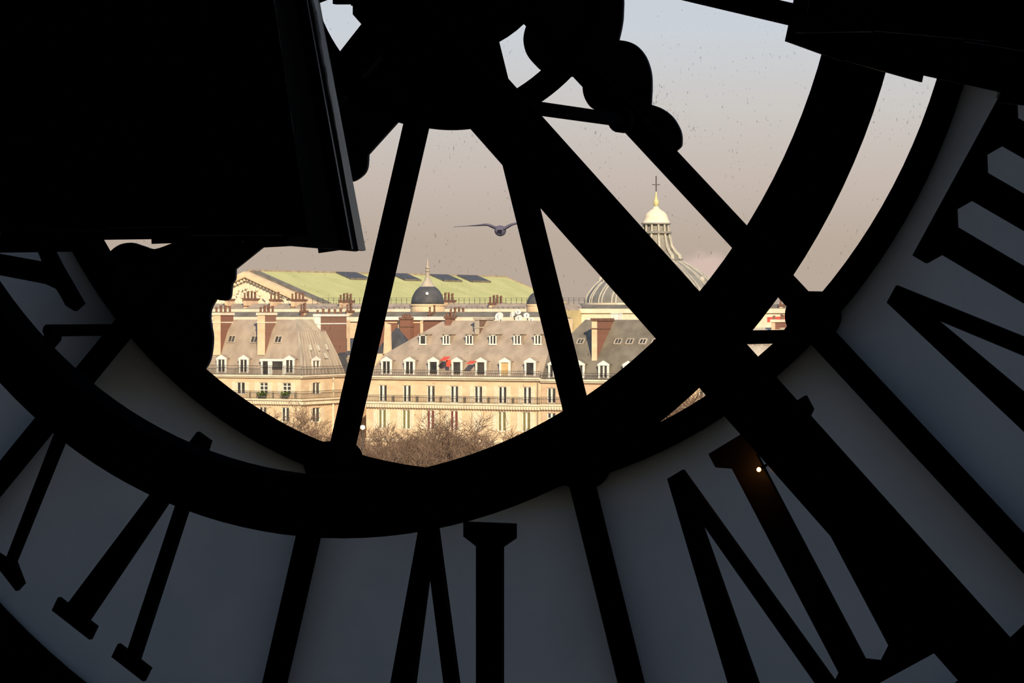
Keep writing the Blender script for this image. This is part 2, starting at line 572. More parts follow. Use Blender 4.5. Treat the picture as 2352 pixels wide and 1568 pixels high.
for k in range(12):
    a0, a1 = -165 + 30 * k, -135 + 30 * k
    obj('frosted_pane', MB().annulus(DX, DZ, 1.83, 2.955, 7.990, 8.000, a0, a1, 20), M['frosted'], dial, label='frosted opal glass pane')
    obj('clear_pane', MB().annulus(DX, DZ, 0.63, 1.775, 8.044, 8.050, a0, a1, 20), M['clear'], dial, label='dusty clear glass pane')
    obj('clear_pane', MB().annulus(DX, DZ, 0.36, 0.59, 8.044, 8.050, a0, a1, 10), M['clear'], dial, label='dusty clear glass pane')

# ---- numerals
R0, R1 = 1.925, 2.795
YN0, YN1 = 7.966, 7.986
def stroke_I(mb, phi, a):
    w, s = 0.047, 0.094
    pts = [(a - s, R0), (a + s, R0), (a + s, R0 + .048), (a + w, R0 + .078), (a + w, R1 - .085), (a + s, R1 - .055),
           (a + s, R1), (a - s, R1), (a - s, R1 - .055), (a - w, R1 - .085), (a - w, R0 + .078), (a - s, R0 + .048)]
    mb.prism([dxz(phi, r, x) for x, r in pts], YN0, YN1)
def quad(mb, phi, pts):
    mb.prism([dxz(phi, r, x) for x, r in pts], YN0, YN1)
def stroke_V(mb, phi, a):
    quad(mb, phi, [(a - .030, R0), (a + .028, R0), (a - .098 + .0, R1 - .03), (a - .205, R1 - .03)])
    quad(mb, phi, [(a - .020, R0), (a + .030, R0), (a + .160, R1 - .03), (a + .104, R1 - .03)])
    quad(mb, phi, [(a - .245, R1 - .055), (a - .055, R1 - .055), (a - .055, R1), (a - .245, R1)])
    quad(mb, phi, [(a + .055, R1 - .055), (a + .21, R1 - .055), (a + .21, R1), (a + .055, R1)])
def stroke_X(mb, phi, a):
    quad(mb, phi, [(a - .175, R0 + .03), (a - .075, R0 + .03), (a + .175, R1 - .03), (a + .075, R1 - .03)])
    quad(mb, phi, [(a + .10, R0 + .03), (a + .155, R0 + .03), (a - .10, R1 - .03), (a - .155, R1 - .03)])
    for x in (-.125, .125):
        for r in (R0, R1 - .055):
            quad(mb, phi, [(a + x - .1, r), (a + x + .1, r), (a + x + .1, r + .055), (a + x - .1, r + .055)])
NUM = {1: 'I', 2: 'II', 3: 'III', 4: 'IIII', 5: 'V', 6: 'VI', 7: 'VII', 8: 'VIII', 9: 'IX', 10: 'X', 11: 'XI', 12: 'XII'}
WID = {'I': .185, 'V': .27, 'X': .34}
for h, s in NUM.items():
    phi = (h - 6) * 30
    ws = dict(WID)
    if h == 4: ws['I'] = .165
    tot = sum(ws[c] for c in s)
    x = -tot / 2 + (.02 if h in (6, 7, 8) else 0)
    if h == 4:
        continue
    mb = MB()
    for c in s:
        x += ws[c] / 2
        {'I': stroke_I, 'V': stroke_V, 'X': stroke_X}[c](mb, phi, x)
        x += ws[c] / 2
    obj('numeral', mb, M['numeral'], dial, label='black Roman numeral ' + s)
# the numeral IV at the left edge, only its inner serif and one stroke in view
n4 = [(60, 530), (100, 530), (113, 559), (136, 605), (189, 697), (170, 714), (150, 701), (139, 680), (128, 663), (104, 652), (0, 632), (-160, 606), (-160, 556), (0, 583.5), (96, 601), (80, 562)]
obj('numeral', MB().prism([(PX(u, YN0), PZ(u, v, YN0)) for u, v in n4], YN0, YN1), M['numeral'], dial, label='black Roman numeral IV, partly in view')
# slender extra stroke with a serif between the spoke and the V
def strip_px(pts, y0, y1):
    return MB().prism([(PX(u, y0), PZ(u, v, y0)) for u, v in pts], y0, y1)
st = strip_px([(196, 842), (222, 850), (146, 1012), (33, 1290), (52, 1340), (36, 1357), (-30, 1272), (-20, 1262), (13, 1282), (122, 1000)], YN0, YN1)
obj('numeral_stroke', st, M['numeral'], dial)

# ---- hands, outside the glass
HY = 8.30
left = [(960, -100), (830, 55), (783, 115), (560, 395), (430, 505)]
lobe1 = catmull([(398, 557), (356, 571.5), (329, 565), (300, 557), (268, 565), (241, 594), (215, 660), (205, 740), (235, 810), (300, 850), (380, 875), (440, 868)], 4)
lobe2 = catmull([(465, 854), (482, 825), (488, 775), (482, 737), (484, 710), (496, 687)], 4)
lobe3 = catmull([(496, 687), (513, 690), (528, 684), (532, 653), (539, 641), (540, 618)], 4)[1:]
right = [(585, 582), (700, 490), (790, 420)] + catmull([(800, 417), (815, 415), (835, 400), (843, 383), (845, 355)], 4) + [(920, 272), (1180, -20), (1120, -160)]
poly = [(PX(u, HY), PZ(u, v, HY)) for u, v in left + lobe1 + lobe2 + lobe3 + right]
mh = empty('minute_hand', (DX, HY, DZ - 2.0), 'broad dark clock hand with lobed tip pointing down left behind the glass', 'clock hand')
obj('blade', MB().prism(poly, HY, HY + .012), M['hand'], mh)
c0, c1 = P(1035, -60, HY - .02), P(330, 715, HY - .02)
obj('spine', MB().bar(c0, c1, .05, .05, up=(0, 1, 0)), M['hand'], mh)
obj('hub_cap', MB().cyl_y(DX, DZ, .22, 8.22, 8.42, 32), M['hand'], mh)

HH = 8.42
pts = [(1150, -140), (1214, 45)]
pts += catmull([(1214, 45), (1205, 70), (1202, 95), (1210, 125), (1230, 150), (1250, 165), (1300, 176)], 4)[1:]
pts += catmull([(1340, 176), (1338, 205), (1345, 230), (1362, 250), (1400, 264), (1430, 272)], 4)
pts += catmull([(1462, 296), (1470, 318), (1482, 338), (1500, 352), (1530, 358), (1560, 340), (1565, 325), (1562, 300), (1545, 270), (1520, 250), (1494, 240)], 4)
pts += catmull([(1494, 240), (1496, 200), (1494, 165), (1482, 130), (1462, 106), (1440, 95), (1420, 92)], 4)[1:]
pts += catmull([(1420, 92), (1427, 60), (1430, 30), (1428, -20), (1400, -80)], 4)[1:] + [(1300, -180)]
hh = empty('hour_hand', (DX, HH, DZ - 1.1), 'dark clock hand of three shrinking rounded lobes pointing down right behind glass', 'clock hand')
obj('blade', MB().prism([(PX(u, HH), PZ(u, v, HH)) for u, v in pts], HH, HH + .012), M['hand'], hh)
obj('hub_cap', MB().cyl_y(DX, DZ, .17, 8.40, 8.52, 32), M['hand'], hh)

# ---- inner support frame, 0.8 m in front of the dial
fr = empty('support_frame', (BX, BY, BZ - 3.0), 'heavy black iron ring with diagonal beams standing in front of the dial', 'frame')
def bxz(phi, r, a=0.0):
    p = math.radians(phi)
    return (BX + r * math.sin(p) + a * math.cos(p), BZ - r * math.cos(p) + a * math.sin(p))
obj('ring', MB().annulus(BX, BZ, 1.700, 1.884, 7.20, 7.212, n=160), M['iron'], fr)
obj('ring_flange', MB().annulus(BX, BZ, 1.700, 1.722, 7.18, 7.29, n=160), M['iron_navy'], fr)
for phi in (-135.6, 44.4):
    def rb(w0, w1, r0, r1, y0, y1, off=0):
        return MB().prism([bxz(phi, r0, off - w0 / 2), bxz(phi, r0, off + w0 / 2), bxz(phi, r1, off + w1 / 2), bxz(phi, r1, off - w1 / 2)], y0, y1)
    bm_ = obj('beam', rb(.186, .186, .1, 3.05, 7.195, 7.212), M['iron'], fr)
    obj('flange', rb(.030, .030, .1, 3.05, 7.165, 7.196, .060), M['iron_navy'], bm_)
    obj('web', rb(.030, .030, .1, 3.05, 7.212, 7.285, 0.0), M['iron'], bm_)
obj('hub_plate', MB().cyl_y(BX, BZ, .20, 7.15, 7.26, 40), M['iron'], fr)

def rod(phi, r, y0, y1, rad, parent, a=0.0):
    x, z = dxz(phi, r, a)
    return obj('stay_rod', MB().tube([(x, y0, z), (x, y1, z)], rad, 14), M['iron_navy'], parent)
r1_ = rod(46.0, .915, 7.22, 7.97, .021, fr)
r2_ = rod(43.6, 1.815, 7.22, 7.97, .021, fr)
rod(-46.3, 1.885, 7.62, 7.97, .021, fr)
rod(135, .915, 7.22, 7.97, .021, fr)
rod(-135, 1.815, 7.22, 7.97, .021, fr)
# shackle on the spoke where the upper rod meets it
for (ph, rr) in ((46.0, .915), (43.6, 1.815)):
    x, z = dxz(ph, rr)
    obj('shackle', MB().annulus(x, z, .021, .040, 7.90, 7.935, n=20), M['iron_navy'], fr)
# lug under the short rod, on the left of the ring
obj('lug', strip_px([(72, 800), (108, 762), (126, 770), (124, 782), (98, 812)], 7.60, 7.64), M['iron'], fr)
# stepped drive housing that carries the hub
dh = empty('drive_housing', (PX(900, 7.6), 7.6, PZ(900, 20, 7.6)), 'stepped black drive housing hanging at the centre of the dial', 'machine')
obj('casing', strip_px([(764, -160), (764, 9), (806, 9), (806, 13), (810, 13), (810, 33), (832, 58), (965, 262), (985, 286), (1062, 286), (1108, 110), (1150, 60), (1150, -160)], 7.62, 7.64), M['iron'], dh)
obj('gear_case', strip_px([(850, -160), (850, -20), (960, 100), (1080, 0), (1080, -160)], 7.64, 7.90), M['iron'], dh)
obj('cover_plate', strip_px([(850, -120), (850, 10), (960, 110), (1080, 10), (1080, -120)], 7.59, 7.62), M['iron'], dh)

# ---- lamp reflection on the glass, imitated by an added amber bulb by the beam
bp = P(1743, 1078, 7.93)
glint = empty('indicator_bulb', bp, 'tiny glowing amber bulb beside the thick diagonal beam', 'bulb')
obj('glass_bulb', MB().sphere(bp, .007, n=10, m=6), M['bulb_glow'], glint, smooth=True)
obj('socket', MB().tube([bp + Vector((.004, .006, .004)), bp + Vector((.012, .03, .012))], .005, 8), M['iron'], glint)
ld = bpy.data.lights.new('bulb_light', 'POINT')  # added point light for the orange glow around that reflection
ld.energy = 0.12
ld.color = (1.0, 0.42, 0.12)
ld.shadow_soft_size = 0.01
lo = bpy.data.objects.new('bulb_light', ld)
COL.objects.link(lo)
lo.parent = glint
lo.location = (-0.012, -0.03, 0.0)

# ================================================================== PENDANT LAMPS
def pendant(name, u, v, Y, rb, rt, h, n, label, tilt=0.0, seed=1, jit=.012, turn=0.0, sag=0.0):
    rnd = random.Random(seed)
    c = P(u, v, Y)
    root = empty(name, c, label, 'lamp')
    Rm = Matrix.Rotation(tilt, 4, Vector((-S_, C_, 0)))
    def W(p):
        return c + (Rm @ Vector(p))
    for i in range(n):
        a0 = 2 * math.pi * (i - .12) / n + turn
        a1 = 2 * math.pi * (i + 1.12) / n + turn
        zb = rnd.uniform(-jit, jit) - sag * abs(math.cos((a0 + a1) / 2 - TH))
        zb2 = zb + rnd.uniform(-jit, jit) * .8
        o = rnd.uniform(-.006, .010)
        def ring(a, r, z):
            return W((r * math.cos(a), r * math.sin(a), z))
        q = [ring(a0, rb + o, zb), ring(a1, rb + o + .012, zb2), ring(a1, rt + o + .012, h), ring(a0, rt + o, h)]
        nrm = (q[1] - q[0]).cross(q[3] - q[0]).normalized() * .008
        p = obj('shade_panel', MB().prism3(q, nrm), M['shade'], root)
        e0, e1 = q[1].lerp(q[2], .012), q[1].lerp(q[2], .97)
        m1 = q[1].lerp(q[2], rnd.uniform(.4, .6)) + nrm * rnd.uniform(-.5, .9)
        obj('edge_strip', MB().tube([e0, m1, e1], [.005, .0075, .006], 6), M['shade_edge'], p, smooth=True)
        if i % 2:
            f0, f1 = q[1].lerp(q[0], .10), q[2].lerp(q[3], .10)
            obj('edge_strip', MB().tube([f0.lerp(f1, .13), f0.lerp(f1, .9)], .004, 6), M['shade_edge'], p, smooth=True)  # inset strip added to imitate a reflection on the glossy panel
    top = MB().lathe((0, 0, 0), [(rt * .98, h - .01), (rt * .6, h + .05), (.05, h + .12), (.05, h + .3)], 24)
    top.v = [W(q) for q in top.v]
    obj('cap', top, M['shade'], root)
    cz = c + (Rm @ Vector((0, 0, h + .28)))
    obj('cord', MB().tube([cz, (cz.x, cz.y, Z1)], .01, 8), M['iron'], root)
    # dim amber lamp deep inside the shade
    bz = W((0, 0, h * .8))
    obj('lamp_holder', MB().tube([W((0, 0, h)), W((0, 0, h * .84))], .03, 10), M['iron'], root)
    obj('lamp_bulb', MB().sphere(bz, .035, n=12, m=8), M['bulb_dim'], root, smooth=True)
    return root
M['bulb_dim'] = glow('dim_amber_bulb', (1.0, 0.40, 0.10), 1.2)
pendant('pendant_lamp', 300, 529, 5.0, .500, .27, 1.15, 14, 'large flared black pendant lampshade of glossy overlapping panels, upper left', seed=5, turn=.25, jit=.009, sag=.048)
pendant('pendant_lamp', 2352, 168, 5.0, .430, .41, .70, 13, 'dark pendant lampshade partly in view in the upper right corner', tilt=math.radians(10.5), seed=9, jit=.014)

# ================================================================== THE CITY
obj('ground', MB().box(-900, 300, 12, 1500, -0.5, 0.0), M['ground'], kind='structure')

class Front:            # a wall facing the river: a runs along x, d goes into the house
    def __init__(self, Y, uref):
        self.Y, self.u = Y, uref
    def a(self, u): return PX(u, self.Y)
    def z(self, v): return PZ(self.u, v, self.Y)
    def p(self, a, d, z): return Vector((a, self.Y + d, z))
class Side:             # a wall facing +x: a runs along y
    def __init__(self, X, Y, uref):
        self.X, self.Y, self.u = X, Y, uref
    def z(self, v): return PZ(self.u, v, self.Y)
    def p(self, a, d, z): return Vector((self.X - d, a, z))

def fbox(mb, fr, a0, a1, d0, d1, z0, z1):
    return mb.hexa([fr.p(a0, d0, z0), fr.p(a1, d0, z0), fr.p(a1, d0, z1), fr.p(a0, d0, z1),
                    fr.p(a0, d1, z0), fr.p(a1, d1, z0), fr.p(a1, d1, z1), fr.p(a0, d1, z1)])

def wall(root, fr, a0, a1, zb, zt, rows, mat, th=.45):
    """rows: list of (z0, z1, [(wa0, wa1), ...]) from the ground up; real openings"""
    mb = MB()
    z = zb
    for (z0, z1, wins) in sorted(rows):
        fbox(mb, fr, a0, a1, 0, th, z, z0)
        x = a0
        for (w0, w1) in sorted(wins):
            fbox(mb, fr, x, w0, 0, th, z0, z1)
            x = w1
        fbox(mb, fr, x, a1, 0, th, z0, z1)
        z = z1
    fbox(mb, fr, a0, a1, 0, th, z, zt)
    return obj('wall', mb, mat, root)

def window(root, fr, a0, a1, z0, z1, pane='pane', mull=.22, shut=None, transom=False, curtain=None):
    mb = MB()
    t = .10
    fbox(mb, fr, a0, a0 + t, .14, .24, z0, z1)
    fbox(mb, fr, a1 - t, a1, .14, .24, z0, z1)
    fbox(mb, fr, a0 + t, a1 - t, .14, .24, z1 - t, z1)
    fbox(mb, fr, a0 + t, a1 - t, .14, .24, z0, z0 + t)
    m = (a0 + a1) / 2
    if mull:
        fbox(mb, fr, m - mull / 2, m + mull / 2, .13, .23, z0 + t, z1 - t)
    if transom:
        for q in (.36, .7):
            zq = z0 + (z1 - z0) * q
            fbox(mb, fr, a0 + t, a1 - t, .15, .22, zq - .06, zq + .06)
    w = obj('window', mb, M['white'], root)
    obj('pane', fbox(MB(), fr, a0 + t * .5, a1 - t * .5, .25, .30, z0 + .03, z1 - .03), M[pane], w)
    if curtain:
        obj('curtain', fbox(MB(), fr, m + .05, a1 - t, .242, .249, z0 + t, z1 - t), M['white'], w)
    if shut:
        for s in (-1, 1):
            e = a0 if s < 0 else a1
            q0, q1 = (e - shut, e - .03) if s < 0 else (e + .03, e + shut)
            sm = fbox(MB(), fr, q0, q1, -.07, -.005, z0, z1)
            for k in range(8):
                zz = z0 + (z1 - z0) * (k + .5) / 8
                fbox(sm, fr, q0 + .05, q1 - .05, -.085, -.068, zz - .05, zz + .05)
            obj('shutter', sm, M['shutter'], w)
    return w

def railing(root, fr, a0, a1, z0, z1, d=-.55, step=.22, slab=True, mat='rail', floor=.22, panels=()):
    mb = MB()
    fbox(mb, fr, a0, a1, d - .03, d + .03, z1 - .06, z1)
    fbox(mb, fr, a0, a1, d - .025, d + .025, z0 + .10, z0 + .15)
    n = max(2, int((a1 - a0) / step))
    for i in range(n + 1):
        x = a0 + (a1 - a0) * i / n
        fbox(mb, fr, x - .016, x + .016, d - .016, d + .016, z0, z1 - .03)
    for (p0, p1) in panels:          # ornamental cast panels
        k = 5
        for i in range(k):
            zz = z0 + .2 + (z1 - z0 - .35) * i / (k - 1)
            fbox(mb, fr, p0, p1, d - .02, d + .02, zz - .035, zz + .035)
    r = obj('railing', mb, M[mat], root)
    if slab:
        obj('balcony_slab', fbox(MB(), fr, a0, a1, d - .08, 0, z0 - floor, z0), M['stone_lite'], root)
    return r

def cornice(root, fr, a0, a1, z, h=.35, d=.45, mat='stone_lite', dentil=None):
    mb = MB()
    fbox(mb, fr, a0, a1, -d, 0, z, z + h * .5)
    fbox(mb, fr, a0, a1, -d * .65, 0, z - h * .5, z)
    c = obj('cornice', mb, M[mat], root)
    if dentil:
        dm = MB()
        n = int((a1 - a0) / dentil)
        for i in range(n):
            x = a0 + (i + .5) * (a1 - a0) / n
            fbox(dm, fr, x - dentil * .26, x + dentil * .26, -d * .9, 0, z - h * .5 - .34, z - h * .5)
        obj('dentil_course', dm, M[mat], c)
    return c

def dormer(root, fr, ac, w, z0, z1, d0=.25, depth=2.3, ped=.55, pane='pane', zinc='zinc', mull=.12, awn=None):
    a0, a1 = ac - w / 2, ac + w / 2
    body = fbox(MB(), fr, a0 - .06, a1 + .06, d0 + .12, d0 + depth, z0, z1 - .02)
    body.prism3([fr.p(a0 - .16, d0 + .02, z1), fr.p(a1 + .16, d0 + .02, z1), fr.p(ac, d0 + .02, z1 + ped + .08)], fr.p(0, depth, 0) - fr.p(0, 0, 0))
    b = obj('dormer', body, M[zinc], root)
    t = .20
    f = MB()
    fbox(f, fr, a0 - .08, a0 + t, d0, d0 + .18, z0, z1)
    fbox(f, fr, a1 - t, a1 + .08, d0, d0 + .18, z0, z1)
    fbox(f, fr, a0 - .14, a1 + .14, d0 - .06, d0 + .18, z1 - .14, z1 + .06)
    f.prism3([fr.p(a0 - .14, d0 - .04, z1 + .05), fr.p(a1 + .14, d0 - .04, z1 + .05), fr.p(ac, d0 - .04, z1 + ped)], fr.p(0, .10, 0) - fr.p(0, 0, 0))
    if mull:
        fbox(f, fr, ac - mull / 2, ac + mull / 2, d0 + .06, d0 + .14, z0, z1 - .1)
    obj('surround', f, M['white'], b)
    obj('pane', fbox(MB(), fr, a0 + t * .6, a1 - t * .6, d0 + .10, d0 + .15, z0, z1 - .1), M[pane], b)
    return b

def small_dormer(root, p, w, h, zinc='zinc', pane='pane', mull=.13):
    """little white roof window standing out of the slope; p = foot of its front, facing -y"""
    body = MB().box(p.x - w / 2, p.x + w / 2, p.y + .06, p.y + 1.6, p.z, p.z + h)
    body.box(p.x - w / 2 - .12, p.x + w / 2 + .14, p.y - .10, p.y + 1.7, p.z + h, p.z + h + .10)
    b = obj('roof_window', body, M[zinc], root)
    f = MB()
    f.box(p.x - w / 2, p.x - w / 2 + .22, p.y, p.y + .1, p.z, p.z + h)
    f.box(p.x + w / 2 - .16, p.x + w / 2, p.y, p.y + .1, p.z, p.z + h)
    f.box(p.x - w / 2, p.x + w / 2, p.y, p.y + .1, p.z + h - .14, p.z + h)
    f.box(p.x - w / 2 - .05, p.x + w / 2 + .05, p.y - .04, p.y + .1, p.z - .06, p.z + .12)
    if mull:
        f.box(p.x - mull / 2, p.x + mull / 2, p.y + .02, p.y + .09, p.z, p.z + h)
    obj('frame', f, M['white'], b)
    obj('pane', MB().box(p.x - w / 2 + .15, p.x + w / 2 - .12, p.y + .04, p.y + .08, p.z + .05, p.z + h - .1), M[pane], b)
    return b

def skylight(root, p, ex, es, w, h, pane='pane'):
    """flat glazed hatch lying on a slope: p centre, ex across, es up the slope"""
    ex, es = ex.normalized(), es.normalized()
    nn = ex.cross(es).normalized()
    if nn.y > 0 and abs(nn.y) > abs(nn.x): nn = -nn
    if nn.z < 0: nn = -nn
    q = [p - ex * w / 2 - es * h / 2, p + ex * w / 2 - es * h / 2, p + ex * w / 2 + es * h / 2, p - ex * w / 2 + es * h / 2]
    f = MB()
    for i in range(4):
        f.bar(q[i] + nn * .08, q[(i + 1) % 4] + nn * .08, .14, .16, up=nn)
    f.bar((q[0] + q[1]) / 2 + nn * .1, (q[2] + q[3]) / 2 + nn * .1, .09, .1, up=nn)
    s = obj('skylight', f, M['zinc_lite'], root)
    obj('pane', MB().prism3(q, nn * .06), M[pane], s)
    return s

POT = None
def chimney(root, x0, x1, y0, y1, zb, zt, pots=5, face='stone', side='brick', cope='stone_lite', pot_h=1.1):
    c = obj('chimney', MB().box(x0 + .02, x1, y0 + .12, y1, zb, zt), M[side], root)
    obj('facing', MB().box(x0, x1 - .02, y0, y0 + .12, zb, zt), M[face], c)
    cp = MB().box(x0 - .14, x1 + .14, y0 - .14, y1 + .14, zt - .10, zt + .26)
    cp.box(x0 - .07, x1 + .07, y0 - .07, y1 + .07, zt - 1.25, zt - 1.08)
    obj('coping', cp, M[cope], c)
    for i in range(pots):
        t = (i + .5) / pots
        if (y1 - y0) > (x1 - x0):
            pc = ((x0 + x1) / 2 + .22 * (1 if i % 2 else -1), y0 + (y1 - y0) * t, zt + .26)
        else:
            pc = (x0 + (x1 - x0) * t, (y0 + y1) / 2, zt + .26)
        hh_ = pot_h * (.75 + .35 * ((i * 37) % 10) / 10)
        obj('chimney_pot', MB().lathe(pc, [(.19, 0), (.15, hh_ * .75), (.19, hh_ * .8), (.19, hh_)], 8), M['pot'], c)
    return c

def frustum_roof(root, rings, mat, name='roof'):
    """rings: list of (x0, x1, y0, y1, z) from the eaves up"""
    mb = MB()
    v = []
    for (x0, x1, y0, y1, z) in rings:
        v += [(x0, y0, z), (x1, y0, z), (x1, y1, z), (x0, y1, z)]
    f = [(3, 2, 1, 0)]
    for i in range(len(rings) - 1):
        for k in range(4):
            f.append((i * 4 + k, i * 4 + (k + 1) % 4, i * 4 + 4 + (k + 1) % 4, i * 4 + 4 + k))
    n = (len(rings) - 1) * 4
    f.append((n, n + 1, n + 2, n + 3))
    return obj(name, mb.add(v, f), M[mat], root)

YF = 340.0
# ------------------------------------------------------------------ B2: long sunlit house in the middle
F2 = Front(YF, 1050)
b2 = empty('apartment_house', (F2.a(1040), YF, 0), 'long cream stone apartment house with grey mansard, in the middle of the view', 'building')
xa, xb = F2.a(841), F2.a(1243)
def wl(fr, us, w): return [(fr.a(u) - w / 2, fr.a(u) + w / 2) for u in us]
row1 = [879, 934, 989, 1043, 1098, 1153.5, 1210]
row2 = [877, 932, 988, 1042, 1152, 1208]
rows = [(F2.z(988), F2.z(943), wl(F2, row2, 1.28)), (F2.z(925), F2.z(886), wl(F2, row1, 1.28)),
        (F2.z(1062), F2.z(1030), wl(F2, row1, 1.3)), (F2.z(1125), F2.z(1085), wl(F2, row1, 1.3))]
wall(b2, F2, xa, xb, 0, F2.z(866), rows, M['stone'])
obj('side_wall', MB().box(xa, xa + .4, YF + .45, YF + 14, 0, F2.z(866)), M['stone'], b2)
obj('side_wall', MB().box(xb - .4, xb, YF + .45, YF + 14, 0, F2.z(866)), M['stone'], b2)
pk = {0: 'blind_green', 1: 'blind_tan', 2: 'blind_red', 3: 'blind_red', 4: 'blind_green', 5: 'blind_green'}
for i, (w0, w1) in enumerate(rows[0][2]):
    window(b2, F2, w0, w1, rows[0][0], rows[0][1], pane=pk[i] if i != 1 else 'blind_green', mull=.26, shut=.72)
for i, (w0, w1) in enumerate(rows[1][2]):
    window(b2, F2, w0, w1, rows[1][0], rows[1][1], mull=.30, shut=.66 if i > 2 else None)
for rr in rows[2:]:
    for (w0, w1) in rr[2]:
        window(b2, F2, w0, w1, rr[0], rr[1])
# closed pale shutters where one window is shut
sm = fbox(MB(), F2, F2.a(1097) - .68, F2.a(1097) + .68, -.08, 0, F2.z(988), F2.z(943))
obj('closed_shutter', sm, M['shutter'], b2)
cornice(b2, F2, xa - .2, xb, F2.z(868.5), .45, .6)
cornice(b2, F2, xa - .1, xb, F2.z(929), .42, .55, dentil=.42)
cornice(b2, F2, xa, xb, F2.z(1014), .35, .35)
railing(b2, F2, xa, xb, F2.z(925), F2.z(909), d=-.42, step=.26, slab=False, mat='rail', panels=[(F2.a(u) - .2, F2.a(u) + .2) for u in (907, 962, 1016, 1071, 1126, 1182)])
railing(b2, F2, xa, xb, F2.z(865.5), F2.z(850), d=-.2, step=.3, slab=False)
obj('downpipe', MB().tube([F2.p(F2.a(1236), -.12, 0), F2.p(F2.a(1236), -.12, F2.z(870))], .09, 8), M['zinc'], b2)
ze, zm, zr = F2.z(866), F2.z(815), PZ(1050, 736, YF + 7)
ridge_l = PX(1020, YF + 7)
frustum_roof(b2, [(xa + .1, xb, YF + .1, YF + 14, ze), (xa + 1.9, xb, YF + 1.9, YF + 12.2, zm), (ridge_l, xb, YF + 6.9, YF + 7.1, zr)], 'zinc')
def slope_pt(fr, u, v, d0, za, d1, zb_):
    """point on a front slope seen at pixel (u, v)"""
    lo_, hi_ = d0, d1
    for _ in range(40):
        m = (lo_ + hi_) / 2
        zz = za + (zb_ - za) * (m - d0) / (d1 - d0)
        if PZ(u, v, fr.Y + m) > zz: lo_ = m
        else: hi_ = m
    m = (lo_ + hi_) / 2
    return Vector((PX(u, fr.Y + m), fr.Y + m, za + (zb_ - za) * (m - d0) / (d1 - d0)))
dz0, dz1 = F2.z(864), F2.z(829)
for i, u in enumerate([885, 938, 993, 1047, 1102, 1157, 1215]):
    dormer(b2, F2, F2.a(u), 1.55, dz0, dz1, pane='blind_tan' if i == 5 else 'pane', mull=.14 if i < 2 else 0)
for i, u in enumerate([972, 1026, 1079, 1133, 1189, 1236]):
    q = slope_pt(F2, u, 791, 1.9, zm, 6.9, zr)
    small_dormer(b2, q + Vector((0, -.15, 0)), 1.15, 1.40, mull=.2 if i else 0)
# red awnings drawn out between the dormers
for (u0, u1, v0, v1, v2) in ((1019, 1034, 819, 827, 826), (1079, 1094, 828, 834, 832)):
    m = MB()
    p = [F2.p(F2.a(u0), .1, F2.z(v0)), F2.p(F2.a(u1), .1, F2.z(v0)), F2.p(F2.a(u1) + .1, -1.3, F2.z(v1)), F2.p(F2.a(u0) + .1, -1.3, F2.z(v1))]
    m.prism3(p, (0, 0, -.05))
    if u0 < 1050:
        m.prism3([F2.p(F2.a(u1) - .55, -.2, F2.z(827)), F2.p(F2.a(u1) + .25, -.2, F2.z(826)), F2.p(F2.a(u1) + .1, -.25, F2.z(843)), F2.p(F2.a(u1) - .5, -.25, F2.z(841))], (0, .06, 0))
    obj('awning', m, M['awning'], b2, label='red awning')
# chimney and party wall rising through the roof
x_ = PX(1022, YF + 6.2)
chimney(b2, x_, x_ + .9, YF + 6.2, YF + 7.6, PZ(1022, 760, YF + 6.2), PZ(1022, 730, YF + 6.2), pots=3, face='brick', pot_h=.6, cope='pot')
q = slope_pt(F2, 1101, 770, 1.9, zm, 6.9, zr)
chimney(b2, q.x - .75, q.x, q.y - .05, YF + 9.0, q.z - .3, PZ(1101, 733, q.y), pots=0, face='zinc_lite', side='brick_dull', cope='zinc_lite')

# ------------------------------------------------------------------ B1: corner house on the left
F1 = Front(YF, 600)
b1 = empty('apartment_house', (F1.a(640), YF, 0), 'corner apartment house with ribbed zinc roof and tall brick chimneys, left of the street', 'building')
xa1, xb1 = F1.a(-230), F1.a(691)
r1u = [501 - 51.5 * k for k in range(14, 0, -1)] + [501, 552.5, 605, 658]
rows1 = [(F1.z(905), F1.z(878), wl(F1, r1u, 1.45)), (F1.z(968), F1.z(934), wl(F1, r1u[:-3] + [551, 603, 655], 1.3)), (F1.z(1030), F1.z(995), wl(F1, r1u, 1.3))]
wall(b1, F1, xa1, xb1, 0, F1.z(862), rows1, M['stone'])
for i, (w0, w1) in enumerate(rows1[0][2]):
    window(b1, F1, w0, w1, rows1[0][0], rows1[0][1], mull=.16, transom=w0 > F1.a(590), shut=.75 if w0 > F1.a(540) else None)
for (w0, w1) in rows1[1][2] + []:
    window(b1, F1, w0, w1, rows1[1][0], rows1[1][1], mull=.2)
for (w0, w1) in rows1[2][2]:
    window(b1, F1, w0, w1, rows1[2][0], rows1[2][1], mull=.2)
yd = YF + 12.0
S1_ = Side(xb1, YF, 700)
sa = [(YF + 3.2, YF + 5.4)]
rs = [(S1_.z(907), S1_.z(880), sa), (S1_.z(972), S1_.z(938), sa)]
wall(b1, S1_, YF + .455, yd, 0, F1.z(862), rs, M['stone'])
for r in rs:
    for (w0, w1) in r[2]:
        window(b1, S1_, w0, w1, r[0], r[1], mull=.2, shut=.8)
cornice(b1, F1, xa1, xb1 + .3, F1.z(864), .4, .5)
cornice(b1, F1, xa1, xb1 + .3, F1.z(919), .4, .5, dentil=.42)
cornice(b1, S1_, YF - .3, yd, F1.z(864), .4, .5)
cornice(b1, S1_, YF - .3, yd, F1.z(919), .4, .5, dentil=.55)
railing(b1, F1, xa1, xb1 + .5, F1.z(915), F1.z(897), d=-.5, step=.25, panels=[(F1.a(u) - .18, F1.a(u) + .18) for u in (528, 579, 632, 684)])
railing(b1, S1_, YF - .5, yd, F1.z(915), F1.z(897), d=-.5, step=.35)
